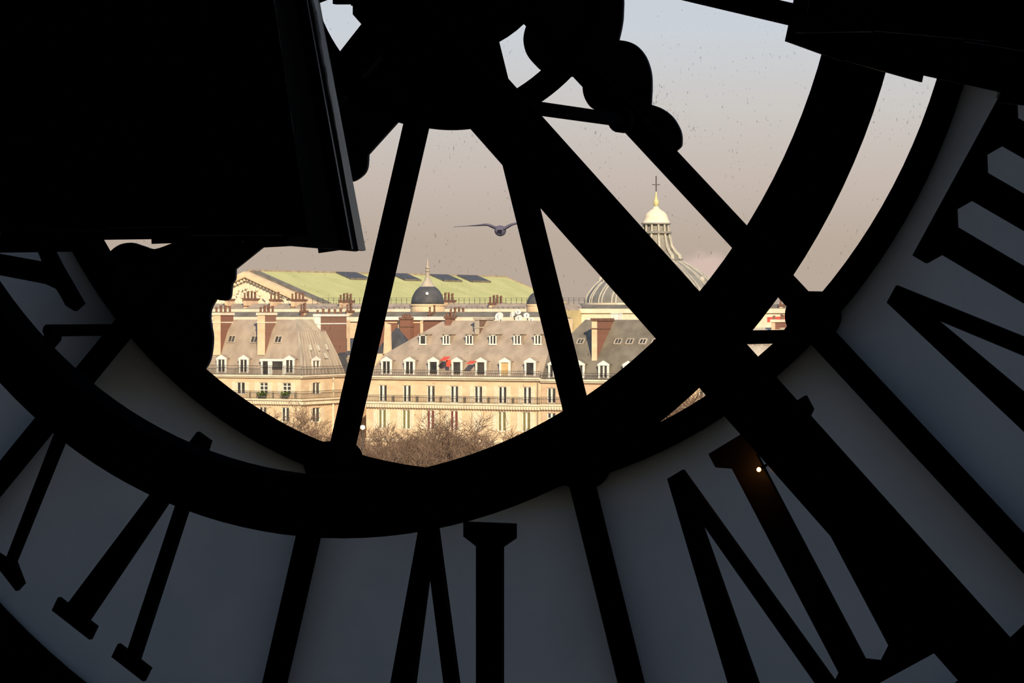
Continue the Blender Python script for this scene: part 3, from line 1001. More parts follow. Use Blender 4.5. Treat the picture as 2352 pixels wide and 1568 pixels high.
railing(b1, F1, xa1, xb1 + .3, F1.z(861), F1.z(839), d=-.3, step=.25, slab=False)
railing(b1, S1_, YF - .3, yd, F1.z(861), F1.z(841), d=-.3, step=.4, slab=False)
obj('downpipe', MB().tube([(xb1 + .15, YF + 8.6, 0), (xb1 + .15, YF + 8.6, F1.z(880)), (xb1 + .45, YF + 8.2, F1.z(870))], .13, 8), M['stone_lite'], b1)
ze1, zm1, zr1 = F1.z(862), F1.z(818), PZ(640, 734, YF + 5)
xr1 = PX(680, YF + 5)
roof1 = frustum_roof(b1, [(xa1, xb1 + .05, YF + .1, YF + 12, ze1), (xa1, xb1 - .9, YF + 1.5, YF + 11.4, zm1), (xa1, xb1 - 2.6, YF + 3.4, YF + 10.6, (zm1 + zr1) / 2 + 1.0), (xa1, xr1, YF + 5, YF + 9.2, zr1)], 'zinc')
# standing seams on the hipped end
q0 = [(xb1 + .05, YF + .1, ze1), (xb1 - .9, YF + 1.5, zm1), (xb1 - 2.6, YF + 3.4, (zm1 + zr1) / 2 + 1.0), (xr1, YF + 5, zr1)]
q1 = [(xb1 + .05, YF + 12, ze1), (xb1 - .9, YF + 11.4, zm1), (xb1 - 2.6, YF + 10.6, (zm1 + zr1) / 2 + 1.0), (xr1, YF + 9.2, zr1)]
for i in range(13):
    t = i / 12
    m = MB()
    for k in range(3):
        m.bar(Vector(q0[k]).lerp(Vector(q1[k]), t), Vector(q0[k + 1]).lerp(Vector(q1[k + 1]), t), .16, .26, up=(1, 0, .6))
    obj('standing_seam', m, M['zinc_lite'], roof1)
for (u, v) in ((533, 779), (585, 780), (640, 780)):
    p = slope_pt(F1, u, v, 1.5, zm1, 3.4, (zm1 + zr1) / 2 + 1.0)
    skylight(b1, p, Vector((1, 0, 0)), Vector((0, 1.9, (zm1 + zr1) / 2 + 1.0 - zm1)), 1.15, 1.05)
for (t, s) in ((.28, .35), (.52, .33), (.78, .36), (.66, .02)):
    a = Vector(q0[1]).lerp(Vector(q0[2]), s).lerp(Vector(q1[1]).lerp(Vector(q1[2]), s), t)
    skylight(b1, a, Vector((0, 1, 0)), Vector(q0[2]) - Vector(q0[1]) - Vector((0, (q0[2][1] - q0[1][1]), 0)), .8, 1.0, pane='white')
for u, w in [(506 - 51.5 * k, 1.5) for k in range(14, 0, -1)] + [(506, 1.5), (557, 1.5), (662, 1.5)]:
    dormer(b1, F1, F1.a(u), w, F1.z(861), F1.z(824), mull=.16)
# wide flat dormer with a door and a broad window
wd = fbox(MB(), F1, F1.a(597), F1.a(652), .25, 2.4, F1.z(861), F1.z(826))
wd = obj('wide_dormer', wd, M['zinc'], b1)
f = MB()
for u0, u1 in ((598, 602), (614, 624), (648, 652)):
    fbox(f, F1, F1.a(u0), F1.a(u1), .12, .26, F1.z(861), F1.z(827))
fbox(f, F1, F1.a(596), F1.a(653), .05, .26, F1.z(829), F1.z(824))
obj('surround', f, M['white'], wd)
obj('pane', fbox(MB(), F1, F1.a(602), F1.a(614), .18, .24, F1.z(861), F1.z(829)), M['pane'], wd)
obj('pane', fbox(MB(), F1, F1.a(624), F1.a(648), .18, .24, F1.z(848), F1.z(829)), M['pane'], wd)
dormer(b1, S1_, YF + 4.6, 2.0, F1.z(861), F1.z(826), mull=.5)
def chim_px(root, u0, u1, u2, vt, vb, d, fr, pots=6, **k):
    x0, x1 = PX(u0, fr.Y + d), PX(u1, fr.Y + d)
    # depth of the side from its width on the picture
    y1 = fr.Y + d
    for _ in range(400):
        y1 += .02
        if PX(u2, y1) <= x1: break
    return chimney(root, x0, x1, fr.Y + d, y1, PZ(u0, vb, fr.Y + d), PZ(u0, vt, fr.Y + d), pots=pots, **k)
chim_px(b1, 489, 506, 536, 722, 815, 1.45, F1, pots=6)
chim_px(b1, 190, 205, 232, 722, 815, 1.45, F1, pots=6)
chim_px(b1, -60, -46, -22, 722, 815, 1.45, F1, pots=6)
chim_px(b1, 591, 608, 634, 722, 815, 1.45, F1, pots=6)
chim_px(b1, 722, 736, 796, 725, 850, 9.4, F1, pots=9, cope='white', face='white', pot_h=.8)
obj('quoin', MB().box(PX(736, YF + 10) - .05, PX(736, YF + 10) + .03, YF + 17.6, YF + 18.4, PZ(736, 815, YF + 10), PZ(736, 735, YF + 10)), M['stone'], b1)

# plants and fixtures on the balcony of the corner house
def shrub(u, v, Y, r, label, h=None):
    c = P(u, v, Y)
    root = empty('balcony_plant', c, label, 'plant', 'plants on the corner house balcony')
    rnd = random.Random(int(u * 7))
    obj('planter', MB().box(c.x - r * .9, c.x + r * .9, c.y - .12, c.y + .12, c.z, c.z + .28), M['rail'], root)
    m = MB()
    for i in range(90):
        a, b_, q = rnd.uniform(0, 6.28), rnd.uniform(0, 1), rnd.uniform(.12, .24)
        e = Vector((c.x + r * b_ * math.cos(a), c.y + .25 * b_ * math.sin(a), c.z + .25 + (h or r * .9) * rnd.random() * (1 - .5 * b_)))
        d1 = Vector((rnd.uniform(-1, 1), rnd.uniform(-1, 1), rnd.uniform(-.3, 1))).normalized() * q * 1.6
        d2 = d1.cross(Vector((rnd.uniform(-1, 1), 1, .3))).normalized() * q * .7
        m.add([e, e + d1 * .5 + d2, e + d1, e + d1 * .5 - d2], [(0, 1, 2, 3)])
    obj('foliage', m, M['leaf'], root, kind='stuff')
shrub(602, 913, YF - .65, .75, 'leafy green plant in a box on the middle of the corner balcony')
shrub(656, 912, YF - .65, .62, 'darker balcony plant in a box nearest the house corner')

# ------------------------------------------------------------------ side-street house behind the corner house
xs = PX(757, yd)
bs = empty('apartment_house', (xs - 4, yd + 8, 0), 'narrow shaded house in the side street behind the slanted spoke', 'building')
SS = Side(xb1, yd + .5, 768)
sw = [(yd + 2.6, yd + 4.6), (yd + 8, yd + 10)]
rws = [(SS.z(905), SS.z(880), sw), (SS.z(972), SS.z(936), sw)]
wall(bs, SS, yd + .02, yd + 26, 0, SS.z(866), rws, M['stone_pink'])
for r in rws:
    for (w0, w1) in r[2]:
        window(bs, SS, w0, w1, r[0], r[1], mull=.2)
frustum_roof(bs, [(xb1 - 12, xb1 - .1, yd + .02, yd + 26, SS.z(866)), (xb1 - 10, xb1 - 2, yd + 2, yd + 24, SS.z(815)), (xb1 - 6.1, xb1 - 5.9, yd + 8, yd + 20, SS.z(778))], 'slate_dark')
dormer(bs, SS, yd + 4.2, 1.9, SS.z(862), SS.z(826), mull=.4)

# ------------------------------------------------------------------ B3: house with the darker slate roof
F3 = Front(YF, 1390)
b3 = empty('apartment_house', (F3.a(1400), YF, 0), 'apartment house with darker slate roof, right of the thin upright spoke', 'building')
xa3, xb3 = xb + .05, F3.a(1585)
r3 = [1266, 1328, 1384, 1440, 1496, 1550]
rows3 = [(F3.z(928), F3.z(892), wl(F3, r3, 1.3)), (F3.z(993), F3.z(950), wl(F3, r3, 1.3)), (F3.z(1060), F3.z(1020), wl(F3, r3, 1.3))]
wall(b3, F3, xa3, xb3, 0, F3.z(874), rows3, M['stone_pink'])
obj('side_wall', MB().box(xa3, xa3 + .4, YF + .45, YF + 14, 0, F3.z(874)), M['stone_pink'], b3)
obj('side_wall', MB().box(xb3 - .4, xb3, YF + .45, YF + 14, 0, F3.z(874)), M['stone_pink'], b3)
for k, rr in enumerate(rows3):
    for (w0, w1) in rr[2]:
        window(b3, F3, w0, w1, rr[0], rr[1], mull=.26, transom=k == 1)
cornice(b3, F3, xa3, xb3, F3.z(876), .45, .55)
cornice(b3, F3, xa3, xb3, F3.z(934), .4, .5, dentil=.42)
railing(b3, F3, xa3, xb3, F3.z(930), F3.z(913), d=-.45, step=.28, slab=False)
railing(b3, F3, xa3, xb3, F3.z(873), F3.z(857), d=-.2, step=.3, slab=False)
ze3, zm3, zr3 = F3.z(874), F3.z(822), PZ(1400, 734, YF + 7)
frustum_roof(b3, [(xa3, xb3, YF + .1, YF + 14, ze3), (xa3, xb3, YF + 1.7, YF + 12.2, zm3), (PX(1345, YF + 7), xb3, YF + 6.9, YF + 7.1, zr3)], 'slate')
for u in (1269, 1328, 1384, 1441, 1497):
    dormer(b3, F3, F3.a(u), 1.45, F3.z(872), F3.z(837), zinc='slate', mull=.22)
for u in (1334, 1420, 1447, 1477, 1506):
    p = slope_pt(F3, u, 785, 1.7, zm3, 6.9, zr3)
    skylight(b3, p, Vector((1, 0, 0)), Vector((0, 5.2, zr3 - zm3)), .95, .95)
chim_px(b3, 1359, 1371, 1408, 735, 836, 1.5, F3, pots=0, cope='pot')
# ------------------------------------------------------------------ B4: pale roof at the far right
F4 = Front(YF, 1740)
b4 = empty('apartment_house', (F4.a(1740), YF, 0), 'pale roofed house glimpsed in the gaps beside the ring and beam crossing', 'building')
xa4, xb4 = xb3 + .05, F4.a(2050)
r4 = [1615, 1670, 1725, 1780, 1835, 1890]
rows4 = [(F4.z(935), F4.z(898), wl(F4, r4, 1.3)), (F4.z(1000), F4.z(957), wl(F4, r4, 1.3))]
wall(b4, F4, xa4, xb4, 0, F4.z(880), rows4, M['stone'])
for rr in rows4:
    for (w0, w1) in rr[2]:
        window(b4, F4, w0, w1, rr[0], rr[1])
cornice(b4, F4, xa4, xb4, F4.z(882), .45, .55)
ze4, zm4, zr4 = F4.z(880), F4.z(828), PZ(1740, 752, YF + 7)
frustum_roof(b4, [(xa4, xb4, YF + .1, YF + 14, ze4), (xa4, xb4, YF + 1.7, YF + 12.2, zm4), (xa4 + 3, xb4, YF + 6.9, YF + 7.1, zr4)], 'zinc_lite')
for u in (1700, 1722, 1742, 1764):
    p = slope_pt(F4, u, 788, 1.7, zm4, 6.9, zr4)
    skylight(b4, p, Vector((1, 0, 0)), Vector((0, 5.2, zr4 - zm4)), .8, .8)
chim_px(b4, 1772, 1780, 1822, 738, 790, 5.0, F4, pots=4, face='stone_pink', pot_h=.7)
m = MB().prism3([P(1762, 728, YF + 14), P(1812, 726, YF + 14), P(1812, 735, YF + 12.5), P(1762, 735, YF + 12.5)], (0, 0, -.3))
obj('awning', m, M['awning'], b4, label='orange red awning')

# ------------------------------------------------------------------ brick blocks between the houses
bb = empty('brick_house', (PX(925, YF + 22), YF + 22, 0), 'red brick house end with white coping behind the long house', 'building')
Yb = YF + 22
m = MB().box(PX(868, Yb), PX(968, Yb), Yb, Yb + 8, 0, PZ(920, 729, Yb))
obj('wall', m, M['brick'], bb)
obj('coping', MB().box(PX(866, Yb), PX(972, Yb), Yb - .3, Yb + 8.2, PZ(920, 735, Yb), PZ(920, 727, Yb)), M['white'], bb)
obj('coping', MB().box(PX(866, Yb), PX(972, Yb), Yb - .15, Yb, PZ(920, 742, Yb), PZ(920, 739, Yb)), M['stone'], bb)
for u0, u1 in ((915, 919), (966, 972)):
    obj('quoin', MB().box(PX(u0, Yb), PX(u1, Yb), Yb - .12, Yb, PZ(920, 830, Yb), PZ(920, 735, Yb)), M['stone'], bb)
chimney(bb, PX(920, Yb - 1), PX(943, Yb - 1), Yb - 1.2, Yb - .02, PZ(920, 810, Yb), PZ(920, 732, Yb), pots=4, face='brick', cope='pot', pot_h=.5)
b5 = empty('slate_house', (PX(905, YF + 16), YF + 16, 0), 'small dark slate hipped roof at the left end of long house', 'building')
Y5 = YF + 15
obj('wall', MB().box(PX(860, Y5), PX(925, Y5), Y5, Y5 + 5, 0, PZ(900, 812, Y5)), M['stone'], b5)
frustum_roof(b5, [(PX(858, Y5), PX(927, Y5), Y5, Y5 + 5, PZ(900, 812, Y5)), (PX(893, Y5), PX(894, Y5), Y5 + 2.2, Y5 + 2.4, PZ(900, 752, Y5))], 'slate_dark')
# ochre quoined gable beside it
obj('quoin_gable', MB().prism3([P(880, 812, Y5 - .5), P(897, 812, Y5 - .5), P(895, 745, Y5 - .5), P(884, 742, Y5 - .5)], (0, .4, 0)), M['stone'], b5)

# ------------------------------------------------------------------ rows of roofs behind
def back_row(Y, ua, ub, v_roof, v_eave, v_wall, roofmat, wallmat, label, chims, depth=14):
    um = (ua + ub) / 2
    root = empty('terrace_row', (PX(um, Y), Y, 0), label, 'building')
    z = lambda v: PZ(um, v, Y)
    x0, x1 = PX(ua, Y), PX(ub, Y)
    obj('wall', MB().box(x0, x1, Y, Y + depth, 0, z(v_eave)), M[wallmat], root)
    obj('parapet', MB().box(x0 - .2, x1 + .2, Y - .35, Y, z(v_eave) - .5, z(v_eave) + .25), M['stone_lite'], root)
    frustum_roof(root, [(x0, x1, Y + .2, Y + depth, z(v_eave)), (x0 + 2, x1 - 2, Y + 3.0, Y + depth - 3, PZ(um, v_roof, Y + 3))], roofmat)
    for (u0, u1, u2, vt, vb, n, fc) in chims:
        y = Y + 1.2
        xx0, xx1 = PX(u0, y), PX(u1, y)
        yy = y
        for _ in range(300):
            yy += .05
            if PX(u2, yy) <= xx1: break
        chimney(root, xx0, xx1, y, yy, PZ(u0, vb, y), PZ(u0, vt, y), pots=n, face=fc, side='stone_pink', cope='pot', pot_h=1.3)
    return root
back_row(420, -200, 1275, 697, 713, 760, 'zinc', 'olive', 'long terrace of grey zinc roofs below the green church roof',
         [(516, 522, 538, 689, 712, 0, 'stone'), (559, 566, 593, 688, 712, 7, 'stone_pink'), (620, 626, 647, 690, 712, 5, 'stone_pink'), (668, 676, 704, 690, 712, 7, 'stone'),
          (779, 787, 813, 693, 716, 7, 'stone_pink'), (958, 966, 989, 690, 714, 0, 'stone'), (1012, 1018, 1046, 692, 716, 7, 'stone'),
          (1123, 1130, 1158, 698, 720, 7, 'stone')])
back_row(392, -200, 1250, 716, 731, 770, 'slate', 'stone', 'terrace with ochre parapet and chimney stacks just behind the near houses',
         [(690, 697, 706, 716, 738, 3, 'brick'), (796, 802, 812, 716, 738, 3, 'stone'), (1032, 1040, 1072, 727, 742, 7, 'stone_pink'), (860, 866, 884, 722, 738, 4, 'stone'), (985, 990, 1000, 722, 738, 2, 'brick')], depth=10)
back_row(430, 1300, 1900, 699, 712, 770, 'slate', 'stone_lite', 'pale terrace with long cornice below the great ribbed dome',
         [(1700, 1706, 1730, 700, 716, 4, 'stone'), (1790, 1797, 1815, 702, 716, 4, 'stone_pink')])
hb = empty('roof_plant_box', P(1412, 742, YF + 9), 'white plant box on the slate roof beside the round dish', 'box')
obj('casing', MB().box(PX(1404, YF + 9), PX(1419, YF + 9), YF + 9, YF + 10.4, PZ(1412, 742, YF + 9), PZ(1412, 720, YF + 9)), M['white'], hb)
obj('lid', MB().box(PX(1403, YF + 9), PX(1420, YF + 9), YF + 8.9, YF + 10.5, PZ(1412, 720, YF + 9), PZ(1412, 718.5, YF + 9)), M['dish'], hb)

# long roof railing in front of the green roof
rl = empty('roof_railing', P(1000, 697, 419), 'thin iron railing along the terrace roof below the green roof', 'railing')
m = MB()
for v in (684, 689):
    m.bar(P(718, v, 419), P(1345, v, 419), .05)
obj('rails', m, M['rail'], rl)
for i in range(53):
    u = 718 + i * 12
    p = P(u, 684, 419)
    obj('post', MB().box(p.x - .03, p.x + .03, 418.97, 419.03, PZ(u, 698, 419), p.z), M['rail'], rl)

# ------------------------------------------------------------------ satellite dishes
def dish(u, v, r, Y, label, turn=0.0):
    c = P(u, v, Y)
    t = Y / (C_ * F_PX + S_ * (u - 1176))
    R_ = r * t
    root = empty('satellite_dish', (c.x, c.y + .4, c.z - R_ * 1.5), label, 'satellite dish', 'satellite dishes on the long house')
    ax = Vector((math.sin(turn), -math.cos(turn), .45)).normalized()
    rot = ax.to_track_quat('Z', 'Y').to_matrix()
    m = MB()
    m.lathe((0, 0, 0), [(.03, -.02), (R_ * .5, R_ * .06 - .02), (R_ * .85, R_ * .2 - .02), (R_, R_ * .3), (R_ * .97, R_ * .3), (R_ * .8, R_ * .2), (R_ * .5, R_ * .08), (.03, .02)], 20)
    m.v = [c + rot @ q for q in m.v]
    obj('reflector', m, M['dish'], root, smooth=True)
    a = MB()
    a.bar(c + rot @ Vector((0, -R_ * .9, R_ * .25)), c + rot @ Vector((0, 0, R_ * .95)), .04)
    a.sphere(c + rot @ Vector((0, 0, R_ * .95)), .09, n=8, m=6)
    obj('feed_arm', a, M['zinc'], root)
    obj('mast', MB().bar(c + Vector((0, .15, 0)), (c.x, c.y + .4, c.z - R_ * 1.5), .1), M['rail'], root)
for (u, v, r, lb, tn) in ((1147.5, 727, 10, 'largest white satellite dish, leftmost of those on the long roof', .1),
                          (1179, 722, 8.5, 'white satellite dish second from the left on the long roof', -.3),
                          (1191, 717, 6.3, 'highest small white satellite dish on the long roof', .3),
                          (1193, 731, 7.5, 'white satellite dish directly below the highest one', .2),
                          (1209, 725, 7.0, 'narrow turned white satellite dish right of the highest one', .7),
                          (1222, 735, 6.5, 'white satellite dish lowest and rightmost on long roof', .1),
                          (1353.5, 738, 6.8, 'round white satellite dish beside the slate roof chimney', .45)):
    dish(u, v, r, YF + 8.0, lb, tn)

# ------------------------------------------------------------------ church with the green roof
CY = 620.0
Xc = PX(562, CY)
t_ = CY / (C_ * F_PX + S_ * (562 - 1176))
zap = PZ(562, 623, CY)
zev = PZ(721, 698, CY)
hw = PX(726, CY) - Xc
CY2 = CY
while PX(1160, CY2) < Xc - 9e9 or PX(1160, CY2) > Xc: CY2 += .5
ch = empty('church', (Xc, CY, 0), 'temple-like stone church with carved pediment and long light green roof', 'church')
obj('nave', MB().box(Xc - hw + 1.5, Xc + hw - 1.5, CY + 3, CY2, 0, zev - .5), M['stone'], ch)
th_r = 1.0
# the tympanum and its raking cornices
obj('tympanum', MB().prism([(Xc - hw + 2, zev - 1.2), (Xc + hw - 2, zev - 1.2), (Xc, zap - 2.2)], CY + 1.6, CY + 3.2), M['stone_lite'], ch)
for s in (-1, 1):
    m = MB()
    m.prism([(Xc, zap), (Xc + s * (hw + .6), zev), (Xc + s * (hw + .6), zev - 1.0), (Xc + s * (hw - 1.5), zev - 1.0), (Xc, zap - 1.55)], CY - .2, CY + 2.2)
    obj('raking_cornice', m, M['stone'], ch)
    m = MB()
    n = 20
    for i in range(n):
        t = (i + .5) / n
        x = Xc + s * (hw - 1.5) * t
        z = (zap - 1.6) + (zev - .9 - (zap - 1.6)) * t
        m.box(x - .25, x + .25, CY + .5, CY + 1.7, z - .75, z)
    obj('modillions', m, M['stone_lite'], ch)
    # dark lead verge strip and the roof slope itself
    m = MB().prism3([(Xc, CY + 2.2, zap + .05), (Xc + s * (hw + .6), CY + 2.2, zev + .05), (Xc + s * (hw + .6), CY + 6.5, zev + .05), (Xc, CY + 6.5, zap + .05)], (0, 0, .35))
    obj('verge', m, M['slate'], ch)
    m = MB().prism3([(Xc, CY + 6.5, zap), (Xc + s * (hw + .6), CY + 6.5, zev), (Xc + s * (hw + .6), CY2, zev), (Xc, CY2, zap)], (0, 0, .25))
    obj('roof', m, M['roof_green'], ch)
m = MB().bar((Xc, CY + 2, zap + .3), (Xc, CY2, zap + .3), .9, .6)
obj('ridge_cap', m, M['zinc'], ch)
m = MB().bar((Xc, CY2 - .5, zap + .35), (Xc + hw + .6, CY2 - .5, zev + .35), 1.2, .5)
obj('rear_verge', m, M['zinc'], ch)
obj('entablature', MB().box(Xc - hw - .3, Xc + hw + .3, CY - .3, CY + 3.4, zev - 3.2, zev - .9), M['stone'], ch)
rnd = random.Random(3)
for i in range(34):       # carved figures of the pediment
    s = rnd.uniform(-.86, .86)
    top = (zap - 2.4) + (zev - zap + 1.8) * abs(s)
    base = zev - 1.1
    hgt = max(.7, (top - base) * rnd.uniform(.45, .92))
    x = Xc + s * (hw - 2)
    m = MB()
    m.tube([(x, CY + 1.4, base), (x + rnd.uniform(-.5, .5), CY + 1.1, base + hgt * .5), (x + rnd.uniform(-.8, .8), CY + 1.2, base + hgt * .86)], [.75, .6, .35], 7)
    m.sphere((m.v[-1].x, CY + 1.0, base + hgt * .95), .42, n=8, m=6)
    if rnd.random() < .7:
        m.tube([(x, CY + 1.0, base + hgt * .6), (x + rnd.choice((-1.2, 1.2)), CY + .8, base + hgt * rnd.uniform(.5, .9))], [.28, .18], 6)
    obj('carved_figure', m, M['stone_lite'], ch)
def roof_pt(u, v):
    """where the sight line through a pixel meets the right slope of the green roof"""
    lo_, hi_ = CY + 6, CY2 + 40
    f_ = lambda Y: PZ(u, v, Y) - (zap + (zev - zap) * (PX(u, Y) - Xc) / (hw + .6))
    for _ in range(60):
        m_ = (lo_ + hi_) / 2
        if f_(lo_) * f_(m_) <= 0: hi_ = m_
        else: lo_ = m_
    return Vector((PX(u, lo_), lo_, PZ(u, v, lo_)))
sl = Vector((hw + .6, 0, zev - zap)).normalized()
ridge_Y = lambda u: next(CY + k * .5 for k in range(0, 2000) if PX(u, CY + k * .5) <= Xc)
for (u0, u1) in ((768, 815), (893, 930), (984, 1026), (1046, 1092)):
    ya, yb = ridge_Y(u0), ridge_Y(u1)
    a = Vector((Xc, ya, zap)) + sl * .4
    b_ = Vector((Xc, yb, zap)) + sl * .4
    m = MB().prism3([a, b_, b_ + sl * 5.2, a + sl * 5.2], (0, 0, .7))
    sk = obj('skylight', m, M['slate_dark'], ch)
    obj('frame', MB().bar(a + sl * 5.2 + Vector((0, 0, .5)), b_ + sl * 5.2 + Vector((0, 0, .5)), .3, .5), M['slate'], sk)

# ------------------------------------------------------------------ small black domes in front of the church
def black_dome(u, vb, r, h, Y, label, lantern=True):
    c = P(u, vb, Y)
    t = Y / (C_ * F_PX + S_ * (u - 1176))
    root = empty('slate_dome', (c.x, c.y, 0), label, 'dome')
    R_, H = r * t, h * t
    prof = [(R_ * math.cos(a), H * math.sin(a)) for a in [math.radians(x) for x in range(0, 76, 8)]]
    obj('drum', MB().lathe((c.x, c.y, 0), [(R_ * 1.04, 0), (R_ * 1.04, c.z - .3), (R_ * 1.1, c.z - .2), (R_ * 1.1, c.z + .05)], 28), M['stone'], root)
    obj('shell', MB().lathe(c, prof, 28), M['slate_dark'], root, smooth=True)
    if lantern:
        z = prof[-1][1]
        obj('lantern', MB().lathe(c, [(R_ * .62, z - .28 * R_), (R_ * .40, z), (R_ * .20, z + R_ * .32), (R_ * .12, z + R_ * .55), (R_ * .10, z + R_ * .80), (R_ * .16, z + R_ * .88), (R_ * .08, z + R_ * .98)], 16), M['zinc_lite'], root)
        obj('finial', MB().lathe(c, [(R_ * .06, z + R_ * .95), (R_ * .15, z + R_ * 1.06), (R_ * .06, z + R_ * 1.18), (R_ * .02, z + R_ * 1.62)], 10), M['zinc_lite'], root)
        o = P(u, vb - 21, Y)
        d_ = Vector((S_, -C_, .35)).normalized()
        q = c + Vector((d_.x * R_ * .93, d_.y * R_ * .93, H * .52))
        m = MB().lathe((0, 0, 0), [(R_ * .09, -.3), (R_ * .09, .25)], 14)
        rot = d_.to_track_quat('Z', 'Y').to_matrix()
        m.v = [q + rot @ x for x in m.v]
        obj('oculus', m, M['white'], root)
    return root
black_dome(982, 699, 38, 46, 405, 'dark slate dome with pale finial in front of the green roof')
black_dome(1234, 699, 24, 29, 405, 'small dark dome half hidden by the thin upright spoke', lantern=False)

# ------------------------------------------------------------------ the great ribbed dome
GY = 800.0
GU = 1507
gc = P(GU, 700, GY)
gt = GY / (C_ * F_PX + S_ * (GU - 1176))
gd = empty('great_dome', (gc.x, gc.y, 0), 'great pale ribbed church dome with lantern and cross beyond the roofs', 'dome')
def gp(r, v): return (r * gt, (700 - v) * gt)
dome_px = [(163, 700), (161, 684), (152, 668), (138, 652), (120, 637), (98, 621), (74, 606), (52, 596), (46, 590)]
dome_prof = catmull([gp(r, v) for r, v in dome_px], 4)
shell = obj('shell', MB().lathe(gc, dome_prof, 64), M['dome_lead'], gd, smooth=True)
obj('drum', MB().lathe((gc.x, gc.y, 0), [(168 * gt, 0), (168 * gt, gc.z - 1), (174 * gt, gc.z - .6), (174 * gt, gc.z + .5), (163 * gt, gc.z + .6)], 64), M['stone_lite'], gd)
for k in range(24):
    a = 2 * math.pi * k / 24 + .07
    m = MB()
    for off in (-1, 1):
        da = off * .035
        pts_ = [gc + Vector((r * math.cos(a + da), r * math.sin(a + da), z)) for r, z in dome_prof]
        m.tube(pts_, [max(.2, 2.1 * gt * (r / (163 * gt)) ** .6) for r, z in dome_prof], 5)
    obj('rib', m, M['dome_rib'], gd)
for k in range(12):
    a = 2 * math.pi * (k + .5) / 24 * 2 + .07
    r, z = gp(128, 643)
    p = gc + Vector((r * math.cos(a), r * math.sin(a), z))
    m = MB().sphere(p, 7 * gt, 7 * gt, 8 * gt, n=10, m=6)
    obj('lucarne', m, M['dome_rib'], shell)
lant = MB().lathe(gc, [gp(60, 600), gp(62, 595), gp(54, 592), gp(50, 586), gp(38, 575), gp(33, 560), gp(30, 545), gp(27, 538), gp(36, 536), gp(36, 532), gp(26, 531), gp(24, 516), gp(34, 515), gp(34, 512)], 32)
lant = obj('lantern', lant, M['dome_lead'], gd)
for k in range(12):
    a = 2 * math.pi * k / 12 + .1
    ca, sa_ = math.cos(a), math.sin(a)
    pf = [gp(58, 598), gp(56, 588), gp(46, 578), gp(38, 566), gp(34, 550), gp(31, 537)]
    m = MB().tube([gc + Vector((r * ca, r * sa_, z)) for r, z in pf], [4.2 * gt, 4.6 * gt, 3.6 * gt, 3.2 * gt, 2.8 * gt, 2.6 * gt], 6)
    obj('scroll_buttress', m, M['dome_rib'], lant)
    pf = [gp(30, 534), gp(29, 515)]
    obj('column', MB().tube([gc + Vector((r * ca, r * sa_, z)) for r, z in pf], 2.6 * gt, 7), M['dome_rib'], lant)
cap = catmull([gp(34, 514), gp(30, 508), gp(27, 500), gp(24, 492), gp(17, 485), gp(9, 480), gp(5, 474)], 3)
obj('cap', MB().lathe(gc, cap, 28), M['stone_lite'], gd, smooth=True)
obj('ball', MB().lathe(gc, [gp(2.5, 476), gp(6.5, 468), gp(6.8, 462), gp(4, 456), gp(2.2, 450), gp(1.5, 440)], 14), M['brass'], gd, smooth=True)
cr = MB()
z0_, z1_ = gp(0, 442)[1], gp(0, 404)[1]
cr.bar(gc + Vector((0, 0, z0_)), gc + Vector((0, 0, z1_)), 2.0 * gt)
zb_ = gp(0, 424)[1]
ax_ = Vector((C_, S_, 0)) * 9 * gt
cr.bar(gc + Vector((0, 0, zb_)) - ax_, gc + Vector((0, 0, zb_)) + ax_, 2.0 * gt)
obj('cross', cr, M['rail'], gd)

# ------------------------------------------------------------------ street lamp
SLY = 262.0
lp = P(833, 981, SLY)
sl_ = empty('street_lamp', (lp.x, lp.y, 0), 'lit street lamp glowing beside the base of slanted spoke', 'street lamp')
obj('post', MB().lathe((lp.x, lp.y, 0), [(.22, 0), (.2, .8), (.09, 1.0), (.07, lp.z - .4), (.12, lp.z - .3)], 12), M['rail'], sl_)
obj('globe', MB().sphere(lp, .27, n=16, m=10), M['lamp_glow'], sl_, smooth=True)
obj('cap', MB().lathe((lp.x, lp.y, lp.z + .2), [(.16, 0), (.1, .12), (.03, .25)], 12), M['rail'], sl_)

